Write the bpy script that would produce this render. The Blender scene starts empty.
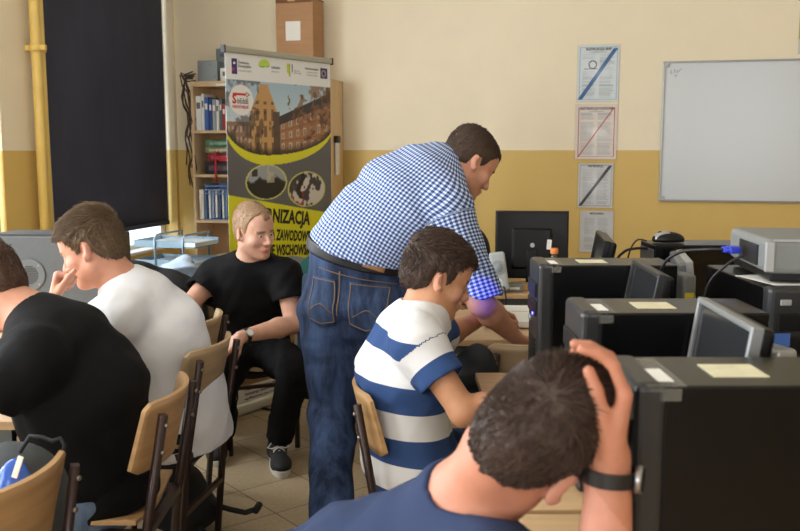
import bpy, bmesh, math, random
import numpy as np
from mathutils import Vector, Matrix, Euler
from mathutils.bvhtree import BVHTree
random.seed(7); np.random.seed(7)
SC = bpy.context.scene
COL = SC.collection
# ------------------------------------------------------------------ camera
TH = math.atan(117.5/900.0); CAMZ = 1.46
cd = bpy.data.cameras.new('camera'); cam = bpy.data.objects.new('camera', cd); COL.objects.link(cam)
cam.location = (0, 0, CAMZ); cam.rotation_euler = (math.pi/2-TH, 0, 0)
cd.sensor_width = 36; cd.lens = 40.5; cd.clip_start = 0.05
cd.dof.use_dof = True; cd.dof.focus_distance = 3.3; cd.dof.aperture_fstop = 6.3
SC.camera = cam
# ------------------------------------------------------------------ world, daylight, exposure
PHI = math.radians(14)
E1 = Vector((math.cos(PHI), -math.sin(PHI), 0)); E2 = Vector((math.sin(PHI), math.cos(PHI), 0))
CORNER = Vector((-1.688, 6.9, 0))
def room(a, b, z): return CORNER + E1*a - E2*b + Vector((0, 0, z))     # a along the back wall, b towards the camera
w = bpy.data.worlds.new('sky'); SC.world = w; w.use_nodes = True
bgn = w.node_tree.nodes['Background']; bgn.inputs[0].default_value = (0.80, 0.90, 1.0, 1); bgn.inputs[1].default_value = 2.2
SC.view_settings.view_transform = 'Standard'; SC.view_settings.look = 'None'
SC.view_settings.exposure = 0.27; SC.view_settings.gamma = 1.0; SC.view_settings.use_curve_mapping = False
WINS = [(0.04, 1.66), (2.0, 3.6), (4.0, 5.6), (6.0, 7.6)]              # windows along the left wall
def area_light(name, pos, direction, sx, sy, power, color):
    l = bpy.data.lights.new(name, 'AREA'); l.shape = 'RECTANGLE'; l.size = sx; l.size_y = sy; l.energy = power; l.color = color
    o = bpy.data.objects.new(name, l); COL.objects.link(o); o.location = pos
    o.rotation_euler = Vector(direction).to_track_quat('-Z', 'Z').to_euler(); return o
for i, (p, c) in enumerate([(0, None), (105, (0.90, 0.95, 1.0)), (140, (0.92, 0.96, 1.0)), (125, (0.95, 0.97, 1.0))]):
    if p:
        b0, b1 = WINS[i]
        area_light('window_daylight', room(-0.42, (b0+b1)/2, 1.85), E1, b1-b0-.1, 2.1, p, c)
area_light('blind_gap_daylight', room(-0.42, 0.85, 0.86), E1, 1.5, 0.25, 10, (0.85, 0.93, 1.0))
# added fill from behind the camera, evens out the back wall
area_light('rear_fill', room(2.6, 9.45, 1.85), E2, 1.6, 1.9, 55, (0.97, 0.97, 1.0))
area_light('rear_fill', room(5.2, 9.45, 1.85), E2, 1.6, 1.9, 18, (0.97, 0.97, 1.0))

# ------------------------------------------------------------------ helpers
def px(x, y, Y):
    """world point seen at photo pixel (x, y) at world depth Y"""
    u = (x-400)/900.0; v = (265.5-y)/900.0
    d = Vector((u, math.cos(TH)+v*math.sin(TH), -math.sin(TH)+v*math.cos(TH)))
    t = Y/d.y; return Vector((d.x*t, Y, CAMZ+d.z*t))
def lin(c):
    return tuple(((x/12.92) if x <= 0.04045 else ((x+0.055)/1.055)**2.4) for x in c)
def rgb(r, g, b): return lin((r/255., g/255., b/255.))
def nd(nt, typ, **kw):
    n = nt.nodes.new(typ)
    for k, v in kw.items():
        if k.startswith('i_'):
            key = k[2:]; n.inputs[int(key) if key.isdigit() else key].default_value = v
        else: setattr(n, k, v)
    return n
MATS = {}
def mat(name, color, rough=0.6, metal=0.0, nscale=0, namt=0.15, bump=0.0, bscale=200, stretch=(1, 1, 1), spec=0.5, emit=None, alpha=None, trans=0.0):
    if name in MATS: return MATS[name]
    m = bpy.data.materials.new(name); m.use_nodes = True; nt = m.node_tree; p = nt.nodes['Principled BSDF']
    p.inputs['Base Color'].default_value = (*color, 1); p.inputs['Roughness'].default_value = rough; p.inputs['Metallic'].default_value = metal
    p.inputs['Specular IOR Level'].default_value = spec
    if trans: p.inputs['Transmission Weight'].default_value = trans
    if alpha is not None: p.inputs['Alpha'].default_value = alpha
    if emit:
        p.inputs['Emission Color'].default_value = (*emit[0], 1); p.inputs['Emission Strength'].default_value = emit[1]
    if nscale or bump:
        tc = nd(nt, 'ShaderNodeTexCoord'); mp = nd(nt, 'ShaderNodeMapping'); mp.inputs['Scale'].default_value = stretch
        nt.links.new(tc.outputs['Object'], mp.inputs[0])
    if nscale:
        n = nd(nt, 'ShaderNodeTexNoise', i_Scale=nscale, i_Detail=4.0); nt.links.new(mp.outputs[0], n.inputs['Vector'])
        r = nd(nt, 'ShaderNodeMapRange', i_1=0.3, i_2=0.7, i_3=1-namt, i_4=1+namt); nt.links.new(n.outputs[0], r.inputs[0])
        mx = nd(nt, 'ShaderNodeVectorMath', operation='SCALE'); mx.inputs[0].default_value = color
        nt.links.new(r.outputs[0], mx.inputs['Scale']); nt.links.new(mx.outputs[0], p.inputs['Base Color'])
    if bump:
        n2 = nd(nt, 'ShaderNodeTexNoise', i_Scale=bscale, i_Detail=3.0); nt.links.new(mp.outputs[0], n2.inputs['Vector'])
        b = nd(nt, 'ShaderNodeBump', i_Strength=bump, i_Distance=0.004); nt.links.new(n2.outputs[0], b.inputs['Height']); nt.links.new(b.outputs[0], p.inputs['Normal'])
    MATS[name] = m; return m
def attr_mat(name, attr='col', rough=0.6, nscale=0, namt=0.1, bump=0.0, bscale=150, sss=0.0, spec=0.5):
    if name in MATS: return MATS[name]
    m = mat(name, (.5, .5, .5), rough, spec=spec); nt = m.node_tree; p = nt.nodes['Principled BSDF']
    a = nd(nt, 'ShaderNodeAttribute', attribute_name=attr); src = a.outputs['Color']
    if nscale:
        tc = nd(nt, 'ShaderNodeTexCoord'); n = nd(nt, 'ShaderNodeTexNoise', i_Scale=nscale, i_Detail=5.0); nt.links.new(tc.outputs['Object'], n.inputs['Vector'])
        r = nd(nt, 'ShaderNodeMapRange', i_1=0.3, i_2=0.7, i_3=1-namt, i_4=1+namt); nt.links.new(n.outputs[0], r.inputs[0])
        mx = nd(nt, 'ShaderNodeVectorMath', operation='SCALE'); nt.links.new(src, mx.inputs[0]); nt.links.new(r.outputs[0], mx.inputs['Scale']); src = mx.outputs[0]
        if bump:
            b = nd(nt, 'ShaderNodeBump', i_Strength=bump, i_Distance=0.003); n2 = nd(nt, 'ShaderNodeTexNoise', i_Scale=bscale); nt.links.new(tc.outputs['Object'], n2.inputs['Vector'])
            nt.links.new(n2.outputs[0], b.inputs['Height']); nt.links.new(b.outputs[0], p.inputs['Normal'])
    nt.links.new(src, p.inputs['Base Color'])
    if sss:
        p.inputs['Subsurface Weight'].default_value = sss; p.inputs['Subsurface Radius'].default_value = (0.012, 0.005, 0.003); p.inputs['Subsurface Scale'].default_value = 1.0
    return m
class MB:
    """collects solids; build() links them as one mesh object"""
    def __init__(s): s.bm = bmesh.new()
    def box(s, c, size, rot=None, bev=0.0, seg=2):
        r = bmesh.ops.create_cube(s.bm, size=1.0); vs = r['verts']
        for v in vs: v.co = Vector((v.co.x*size[0], v.co.y*size[1], v.co.z*size[2]))
        if bev:
            es = list({e for v in vs for e in v.link_edges})
            rb = bmesh.ops.bevel(s.bm, geom=es, offset=bev, segments=seg, affect='EDGES', profile=0.5)
            vs = list({v for f in rb['faces'] for v in f.verts} | {v for v in vs if v.is_valid})
        M = Matrix.Translation(Vector(c)) @ (rot.to_4x4() if rot is not None else Matrix())
        bmesh.ops.transform(s.bm, matrix=M, verts=vs); return s
    def bar(s, p0, p1, w, h=None, up=(0, 0, 1), bev=0.0):
        p0, p1 = Vector(p0), Vector(p1); d = p1-p0; L = d.length; z = d.normalized(); u = Vector(up)
        if abs(z.dot(u)) > .98: u = Vector((0, 1, 0))
        x = u.cross(z).normalized(); y = z.cross(x)
        R = Matrix((x, y, z)).transposed()
        return s.box((p0+p1)/2, (w, h or w, L), R, bev)
    def tube(s, pts, r, n=8, cap=True, radii=None):
        pts = [Vector(p) for p in pts]; rings = []; prev = None
        for i, p in enumerate(pts):
            t = (pts[min(i+1, len(pts)-1)]-pts[max(i-1, 0)]).normalized()
            if prev is None:
                a = Vector((0, 0, 1)) if abs(t.z) < .9 else Vector((1, 0, 0)); x = t.cross(a).normalized()
            else: x = (prev-t*prev.dot(t)).normalized()
            prev = x; y = t.cross(x); rr = radii[i] if radii else r
            rings.append([s.bm.verts.new(p+x*math.cos(2*math.pi*k/n)*rr+y*math.sin(2*math.pi*k/n)*rr) for k in range(n)])
        for A, B in zip(rings, rings[1:]):
            for k in range(n): s.bm.faces.new((A[k], A[(k+1) % n], B[(k+1) % n], B[k])).smooth = True
        if cap:
            s.bm.faces.new(rings[0][::-1]); s.bm.faces.new(rings[-1])
        return s
    def cyl(s, p0, p1, r, n=24, r2=None): return s.tube([p0, p1], r, n, radii=[r, r if r2 is None else r2])
    def lathe(s, prof, c=(0, 0, 0), n=24, M=None):
        c = Vector(c); rings = []
        for (r, z) in prof:
            ring = []
            for k in range(n):
                q = Vector((r*math.cos(2*math.pi*k/n), r*math.sin(2*math.pi*k/n), z))
                if M is not None: q = M @ q
                ring.append(s.bm.verts.new(c+q))
            rings.append(ring)
        for A, B in zip(rings, rings[1:]):
            for k in range(n): s.bm.faces.new((A[k], A[(k+1) % n], B[(k+1) % n], B[k])).smooth = True
        s.bm.faces.new(rings[0][::-1]); s.bm.faces.new(rings[-1]); return s
    def prism(s, poly, M, t):
        """poly in local xy, extruded along local z from 0 to t, placed by the matrix M"""
        a = [s.bm.verts.new(M @ Vector((x, y, 0))) for x, y in poly]; b = [s.bm.verts.new(M @ Vector((x, y, t))) for x, y in poly]
        n = len(poly); s.bm.faces.new(a[::-1]); s.bm.faces.new(b)
        for k in range(n): s.bm.faces.new((a[k], a[(k+1) % n], b[(k+1) % n], b[k]))
        return s
    def slab(s, fn, nu, nv, t):
        """thin curved sheet: fn(u,v)->(point, normal), thickness t"""
        A = []; B = []
        for i in range(nu+1):
            for j in range(nv+1):
                p, n = fn(i/nu, j/nv); A.append(s.bm.verts.new(p+n*t/2)); B.append(s.bm.verts.new(p-n*t/2))
        ix = lambda i, j: i*(nv+1)+j
        for i in range(nu):
            for j in range(nv):
                s.bm.faces.new((A[ix(i, j)], A[ix(i+1, j)], A[ix(i+1, j+1)], A[ix(i, j+1)])).smooth = True
                s.bm.faces.new((B[ix(i, j)], B[ix(i, j+1)], B[ix(i+1, j+1)], B[ix(i+1, j)])).smooth = True
        for i in range(nu):
            for j, fl in ((0, 0), (nv, 1)): s.bm.faces.new((A[ix(i, j)], B[ix(i, j)], B[ix(i+1, j)], A[ix(i+1, j)]))
        for j in range(nv):
            for i in (0, nu): s.bm.faces.new((A[ix(i, j)], A[ix(i, j+1)], B[ix(i, j+1)], B[ix(i, j)]))
        return s
    def build(s, name, m, parent=None):
        bmesh.ops.recalc_face_normals(s.bm, faces=s.bm.faces[:])
        me = bpy.data.meshes.new(name); s.bm.to_mesh(me); s.bm.free(); me.materials.append(m)
        o = bpy.data.objects.new(name, me); COL.objects.link(o)
        if parent is not None: o.parent = parent
        return o
def tag(o, label=None, cat=None, group=None, kind=None):
    if label: o['label'] = label
    if cat: o['category'] = cat
    if group: o['group'] = group
    if kind: o['kind'] = kind
    return o
def thing(name, label, cat, loc=(0, 0, 0), rotz=0, group=None):
    o = bpy.data.objects.new(name, None); COL.objects.link(o); o.empty_display_size = .1
    o.location = loc; o.rotation_euler = (0, 0, rotz); return tag(o, label, cat, group)
def place(o, loc, rotz=0): o.location = loc; o.rotation_euler = (0, 0, rotz); return o
def copy_tree(o, parent=None):
    kids = list(o.children); c = o.copy(); COL.objects.link(c); c.parent = parent
    for k in kids: copy_tree(k, c)
    return c
def recenter(o, base):
    """move a mesh object's origin to BASE (it keeps its place)"""
    o.data.transform(Matrix.Translation(-Vector(base))); o.location = base; return o
def np_mesh(name, V, Fq, m, parent=None, smooth=True):
    V = np.asarray(V, np.float32); Fq = np.asarray(Fq, np.int32); k = Fq.shape[1]
    me = bpy.data.meshes.new(name); me.vertices.add(len(V)); me.vertices.foreach_set('co', V.ravel())
    me.loops.add(Fq.size); me.loops.foreach_set('vertex_index', Fq.ravel())
    me.polygons.add(len(Fq)); me.polygons.foreach_set('loop_start', np.arange(0, Fq.size, k, dtype=np.int32))
    me.polygons.foreach_set('use_smooth', np.full(len(Fq), smooth)); me.update(calc_edges=True); me.validate()
    me.materials.append(m); o = bpy.data.objects.new(name, me); COL.objects.link(o)
    if parent is not None: o.parent = parent
    return o
def set_col(o, C, name='col'):
    a = o.data.attributes.new(name, 'FLOAT_COLOR', 'POINT'); C = np.asarray(C, np.float32)
    a.data.foreach_set('color', np.hstack([C, np.ones((len(C), 1), np.float32)]).ravel())
def set_float(o, v, name):
    a = o.data.attributes.new(name, 'FLOAT', 'POINT'); a.data.foreach_set('value', np.asarray(v, np.float32))
def npl(c):
    c = np.asarray(c, np.float64); return np.where(c <= 0.04045, c/12.92, ((c+0.055)/1.055)**2.4)
def text_obj(name, s, size, M, m, parent, ext=0.0004, bold=0.0, sx=1.0, align='LEFT'):
    cu = bpy.data.curves.new('lettering', 'FONT'); cu.body = s; cu.size = size; cu.extrude = ext; cu.offset = bold; cu.align_x = align; cu.resolution_u = 2
    t = bpy.data.objects.new('lettering', cu); COL.objects.link(t); bpy.context.view_layer.update()
    me = bpy.data.meshes.new_from_object(t.evaluated_get(bpy.context.evaluated_depsgraph_get()))
    bpy.data.objects.remove(t); bpy.data.curves.remove(cu)
    me.transform(M @ Matrix.Diagonal((sx, 1, 1, 1))); me.materials.clear(); me.materials.append(m)
    o = bpy.data.objects.new(name, me); COL.objects.link(o); o.parent = parent; return o
XZ = Matrix(((1, 0, 0, 0), (0, 0, -1, 0), (0, 1, 0, 0), (0, 0, 0, 1)))      # local xy -> xz, facing -y
def painted_sheet(name, w, h, nx, ny, fn, m, parent, thick=0.0015, loc=(0, 0, 0)):
    """a sheet in the local xz plane facing -y whose printed design fn(u, v) (metres from the lower left) colours its points"""
    u, v = np.meshgrid(np.linspace(0, w, nx+1), np.linspace(0, h, ny+1), indexing='ij')
    C = npl(np.clip(fn(u, v), 0, 1)).reshape(-1, 3)
    V = np.stack([u.ravel()+loc[0], np.full(u.size, loc[1]), v.ravel()+loc[2]], 1)
    i, j = np.meshgrid(np.arange(nx), np.arange(ny), indexing='ij'); a = (i*(ny+1)+j).ravel()
    Fq = np.stack([a, a+ny+1, a+ny+2, a+1], 1)
    V2 = V+np.array([0, thick, 0]); N = len(V)
    def ring(ix): return np.stack([ix[:-1], ix[:-1]+N, ix[1:]+N, ix[1:]], 1)
    g = np.arange(N).reshape(nx+1, ny+1); loop = np.concatenate([g[:, 0], g[-1, 1:], g[-2::-1, -1], g[0, -2::-1]])
    o = np_mesh(name, np.vstack([V, V2]), np.vstack([Fq, Fq[:, ::-1]+N, ring(loop)]), m, parent, smooth=False)
    set_col(o, np.vstack([C, np.full_like(C, .75)])); return o
# ------------------------------------------------------------------ figures: blended volumes turned into one surface
def A3(v): return np.asarray(v, np.float64)
def nrm(v): v = A3(v); return v/np.linalg.norm(v)
class Cone:                                          # tapered capsule; flat=True cuts it square at b
    def __init__(s, a, b, r1, r2, flat=False):
        s.a, s.b, s.r1, s.r2, s.flat = A3(a), A3(b), r1, r2, flat
        R = max(r1, r2); s.lo = np.minimum(s.a, s.b)-R; s.hi = np.maximum(s.a, s.b)+R
    def d(s, X, Y, Z):
        ba = s.b-s.a; L2 = ba@ba; px_, py, pz = X-s.a[0], Y-s.a[1], Z-s.a[2]
        q = (px_*ba[0]+py*ba[1]+pz*ba[2])/L2
        t = np.maximum(q, 0) if s.flat else np.clip(q, 0, 1)
        d = np.sqrt((px_-t*ba[0])**2+(py-t*ba[1])**2+(pz-t*ba[2])**2)-(s.r1+(s.r2-s.r1)*np.clip(t, 0, 1.2))
        return np.maximum(d, (q-1)*math.sqrt(L2)) if s.flat else d
class Ell:                                           # ellipsoid with axes ax (rows) and radii r
    def __init__(s, c, r, ax=np.eye(3)):
        s.c, s.r, s.ax = A3(c), A3(r), A3(ax); e = np.sqrt(((s.ax*s.r[:, None])**2).sum(0)); s.lo, s.hi = s.c-e, s.c+e
    def d(s, X, Y, Z):
        P = (X-s.c[0], Y-s.c[1], Z-s.c[2]); k0 = 0; k1 = 0
        for a, r in zip(s.ax, s.r):
            q = P[0]*a[0]+P[1]*a[1]+P[2]*a[2]; k0 = k0+(q/r)**2; k1 = k1+(q/r**2)**2
        k0 = np.sqrt(k0); return k0*(k0-1)/np.maximum(np.sqrt(k1), 1e-6)
class ECone:                                         # body section: ellipse (half width w along side, half depth t) swept from a to b
    def __init__(s, a, b, sa, sb, wa, wb, ta, tb):
        s.a, s.b = A3(a), A3(b); s.wa, s.wb, s.ta, s.tb = wa, wb, ta, tb
        s.A = nrm(s.b-s.a); sd = A3(sa)+A3(sb); sd = sd-s.A*(sd@s.A); s.S = nrm(sd); s.N = np.cross(s.S, s.A)
        R = max(wa, wb, ta, tb); s.lo = np.minimum(s.a, s.b)-R; s.hi = np.maximum(s.a, s.b)+R
    def d(s, X, Y, Z):
        P = (X-s.a[0], Y-s.a[1], Z-s.a[2]); dot = lambda v: P[0]*v[0]+P[1]*v[1]+P[2]*v[2]
        L = np.linalg.norm(s.b-s.a); q = dot(s.A); t = np.clip(q/L, 0, 1); ov = q-t*L
        w = s.wa+(s.wb-s.wa)*t; dd = s.ta+(s.tb-s.ta)*t; x = dot(s.S); y = dot(s.N)
        k0 = np.sqrt((x/w)**2+(y/dd)**2+(ov/dd)**2); k1 = np.sqrt((x/w**2)**2+(y/dd**2)**2+(ov/dd**2)**2)
        return k0*(k0-1)/np.maximum(k1, 1e-4)
class Field:
    def __init__(s, lo, hi, h):
        s.lo = A3(lo); s.h = h; s.n = np.ceil((A3(hi)-s.lo)/h).astype(int)+1; s.D = np.full(s.n, 1.0, np.float32)
    def _r(s, p, pad):
        i0 = np.clip(np.floor((p.lo-pad-s.lo)/s.h).astype(int), 0, s.n-1); i1 = np.clip(np.ceil((p.hi+pad-s.lo)/s.h).astype(int)+1, 1, s.n)
        if (i1 <= i0).any(): return None
        g = [(s.lo[k]+np.arange(i0[k], i1[k])*s.h).astype(np.float32) for k in range(3)]
        return tuple(slice(a, b) for a, b in zip(i0, i1)), (g[0][:, None, None], g[1][None, :, None], g[2][None, None, :])
    def add(s, p, k=0.02):
        r = s._r(p, k+3*s.h)
        if r is None: return s
        sl, G = r; d = p.d(*G); D = s.D[sl]; hh = np.maximum(k-np.abs(D-d), 0)/k
        s.D[sl] = np.minimum(D, d)-hh*hh*k*0.25; return s
    def cut(s, p, k=0.006):
        r = s._r(p, k+3*s.h)
        if r is None: return s
        sl, G = r; d = -p.d(*G); D = s.D[sl]; hh = np.maximum(k-np.abs(D-d), 0)/k
        s.D[sl] = np.maximum(D, d)+hh*hh*k*0.25; return s
    def grid(s):
        g = [(s.lo[k]+np.arange(s.n[k])*s.h).astype(np.float32) for k in range(3)]; return g[0][:, None, None], g[1][None, :, None], g[2][None, None, :]
    def halfspace(s, p, n):                          # keep where (x-p).n < 0
        X, Y, Z = s.grid(); p = A3(p); n = nrm(n); s.D = np.maximum(s.D, ((X-p[0])*n[0]+(Y-p[1])*n[1]+(Z-p[2])*n[2]).astype(np.float32)); return s
    def mask(s, fn):
        s.D = np.maximum(s.D, fn(*s.grid()).astype(np.float32)); return s
    def mesh(s):
        D = s.D; D[0] = D[-1] = 1; D[:, 0] = D[:, -1] = 1; D[:, :, 0] = D[:, :, -1] = 1
        S = D < 0; c = np.zeros(s.n-1, np.uint8); cs = [(i, j, k) for i in (0, 1) for j in (0, 1) for k in (0, 1)]
        for (i, j, k) in cs: c += S[i:s.n[0]-1+i, j:s.n[1]-1+j, k:s.n[2]-1+k]
        idx = np.argwhere((c > 0) & (c < 8)); N = len(idx); cell = np.full(s.n-1, -1, np.int32); cell[tuple(idx.T)] = np.arange(N)
        vals = {q: D[tuple((idx+np.array(q)).T)] for q in cs}; acc = np.zeros((N, 3)); cnt = np.zeros(N)
        for q in cs:
            for ax in range(3):
                if q[ax]: continue
                q2 = list(q); q2[ax] = 1; a, b = vals[q], vals[tuple(q2)]; x = (a < 0) != (b < 0)
                t = np.where(x, a/np.where(x, a-b, 1), 0); P = np.tile(np.array(q, float), (N, 1)); P[:, ax] += t; acc += P*x[:, None]; cnt += x
        V = s.lo+(idx+acc/cnt[:, None])*s.h; faces = []
        for ax in range(3):
            u, v = (ax+1) % 3, (ax+2) % 3; sl0 = [slice(1, -1)]*3; sl1 = [slice(1, -1)]*3; sl0[ax] = slice(0, -1); sl1[ax] = slice(1, None)
            A, B = S[tuple(sl0)], S[tuple(sl1)]; e = np.argwhere(A != B); off = np.ones(3, int); off[ax] = 0; p = e+off
            du = np.zeros(3, int); du[u] = 1; dv = np.zeros(3, int); dv[v] = 1; g = lambda z: cell[tuple(z.T)]
            Q = np.stack([g(p-du-dv), g(p-dv), g(p), g(p-du)], 1); flip = ~A[tuple(e.T)]; Q[flip] = Q[flip][:, ::-1]; faces.append(Q)
        Fq = np.vstack(faces); return V, Fq[(Fq >= 0).all(1)]
def vnormals(V, Fq):
    n = np.cross(V[Fq[:, 2]]-V[Fq[:, 0]], V[Fq[:, 3]]-V[Fq[:, 1]]); out = np.zeros_like(V)
    for k in range(4): np.add.at(out, Fq[:, k], n)
    return out/np.maximum(np.linalg.norm(out, axis=1, keepdims=True), 1e-12)
def relax(V, Fq, it=1, lam=0.5):
    for _ in range(it):
        acc = np.zeros_like(V); cnt = np.zeros(len(V))
        for a, b in ((0, 1), (1, 2), (2, 3), (3, 0)):
            np.add.at(acc, Fq[:, a], V[Fq[:, b]]); np.add.at(acc, Fq[:, b], V[Fq[:, a]]); np.add.at(cnt, Fq[:, a], 1); np.add.at(cnt, Fq[:, b], 1)
        V = V+(acc/cnt[:, None]-V)*lam
    return V
def folds(V, N, amp, seed, f=22.0, axis=(0, 0, 1)):
    """cloth folds: warped waves moved along the normal"""
    r = np.random.RandomState(seed); out = np.zeros(len(V)); ax = nrm(axis)
    for k in range(5):
        d = nrm(ax*1.2+r.normal(size=3)*.75); e = r.normal(size=3)*f*.35; ph = r.rand()*6.28
        wv = np.sin(V@d*f*(.6+.25*k)+1.6*np.sin(V@e+ph)+ph); m = .5+.5*np.sin(V@(r.normal(size=3)*7)+ph*2)
        out += (np.abs(wv)**1.6*np.sign(wv))*m/(1+.35*k)
    return V+N*(out*amp/2.2)[:, None]
def head_axes(Fw, Up):
    f = nrm(Fw); u = A3(Up); u = nrm(u-f*(u@f)); return f, np.cross(u, f), u      # forward, left, up
def head_prims(fd, c, ax, sc=1.0, jaw=1.0, nose=1.0):
    f, l, u = ax; P = lambda a, b, z: c+sc*(f*a+l*b+u*z); E = lambda p, r, k, A=None: fd.add(Ell(P(*p), A3(r)*sc, np.array([f, l, u]) if A is None else A), k)
    E((-.014, 0, .036), (.098, .077, .090), .03); E((.042, 0, -.028), (.050, .060, .086), .04); E((.045, 0, .05), (.050, .058, .055), .03)
    for s in (1, -1):
        fd.add(Cone(P(.002, s*.050*jaw, -.062), P(.070, s*.016*jaw, -.102), .020*sc, .015*sc), .035)
        E((.060, s*.044, -.028), (.024, .022, .020), .02)
    E((.080, 0, -.102), (.016, .020, .014), .015)
    fd.add(Cone(P(.080, .036, .016), P(.080, -.036, .016), .012*sc, .012*sc), .015)
    for s in (1, -1): fd.cut(Ell(P(.100, s*.031, -.001), A3((.017, .018, .011))*sc, np.array([f, l, u])), .012)
    for s in (1, -1): E((.0765, s*.031, -.002), (.0135, .0145, .0125), .004)
    fd.add(Cone(P(.090, 0, .006), P(.112*nose, 0, -.034), .0085*sc, .0115*sc), .010)
    for s in (1, -1): E((.100, s*.012, -.039), (.011, .0085, .008), .006)
    E((.088, 0, -.068), (.012, .026, .016), .012); E((.0985, 0, -.0645), (.007, .022, .0055), .004); E((.0965, 0, -.0755), (.007, .019, .0065), .004)
    for s in (1, -1):
        e = nrm(-f*.55+l*s*.85); a2 = nrm(np.cross(e, u)); tilt = nrm(u*.96-f*.25)
        A = np.array([nrm(np.cross(tilt, e)), e, tilt])
        fd.add(Ell(P(-.012, s*.083, -.010), A3((.017, .0075, .031))*sc, A), .006)
        fd.cut(Ell(P(-.004, s*.091, -.004), A3((.008, .006, .017))*sc, A), .005)
        E((.002, s*.076, -.030), (.009, .007, .010), .006)
def hand_prims(fd, w, d, n, t, curl=.5, sz=1.0, spread=1.0, thumb=1.0, curls=None):
    d = nrm(d); n = A3(n); n = nrm(n-d*(n@d)); t = A3(t); t = nrm(t-d*(t@d)-n*(t@n)); w = A3(w)
    offs = (.034, .0115, -.0115, -.033); Ls = ((.042, .026, .020), (.046, .029, .021), (.043, .027, .020), (.034, .021, .018)); kl = (.086, .090, .086, .077)
    for i in range(4):
        K = w+sz*(d*kl[i]+t*offs[i]*spread); fd.add(Cone(w+sz*(d*.004+t*offs[i]*.5), K, .0135*sz, .0105*sz), .012)
    for i in range(4):
        K = w+sz*(d*kl[i]+t*offs[i]*spread); c = curls[i] if curls else curl*(1+.08*i); ang = .1*c; r = .0092-.0009*(i == 3); p = K
        side = t*(.10*(1.5-i)*spread*(1-min(c, 1)*.6))
        for j, L in enumerate(Ls[i]):
            ang += c*(.75, .95, .6)[j]; dr = nrm(d*math.cos(ang)+n*math.sin(ang)+side); q = p+dr*L*sz
            fd.add(Cone(p, q, r*sz, r*.9*sz), .0035); p = q; r *= .9
    b = w+sz*(d*.018+t*.020+n*.006); dr = nrm(d*.62+t*.70*thumb+n*.30); m = b+dr*.044*sz; fd.add(Cone(b, m, .0150*sz, .0115*sz), .012)
    dr = nrm(d*.85+t*.42*thumb+n*.38); q = m+dr*.033*sz; fd.add(Cone(m, q, .0112*sz, .0100*sz), .004); dr = nrm(d*.9+t*.15*thumb+n*.5); fd.add(Cone(q, q+dr*.026*sz, .0100*sz, .0080*sz), .004)
def torso(fd, J, off=0.0, k=.05):
    sp = J['spine']
    for (a, sa, wa, ta), (b, sb, wb, tb) in zip(sp, sp[1:]): fd.add(ECone(a, b, sa, sb, wa+off, wb+off, ta+off, tb+off), k)
def shoulders(fd, J, off=0.0):
    for s in 'LR':
        sh = A3(J['sh'+s]); fd.add(Cone(J['neck'], sh, .050+off, .052+off), .06)
        up = A3(J['spine'][-1][0]); fd.add(Cone(up, sh, .075+off, .056+off), .05)
SKIN = {}
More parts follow.
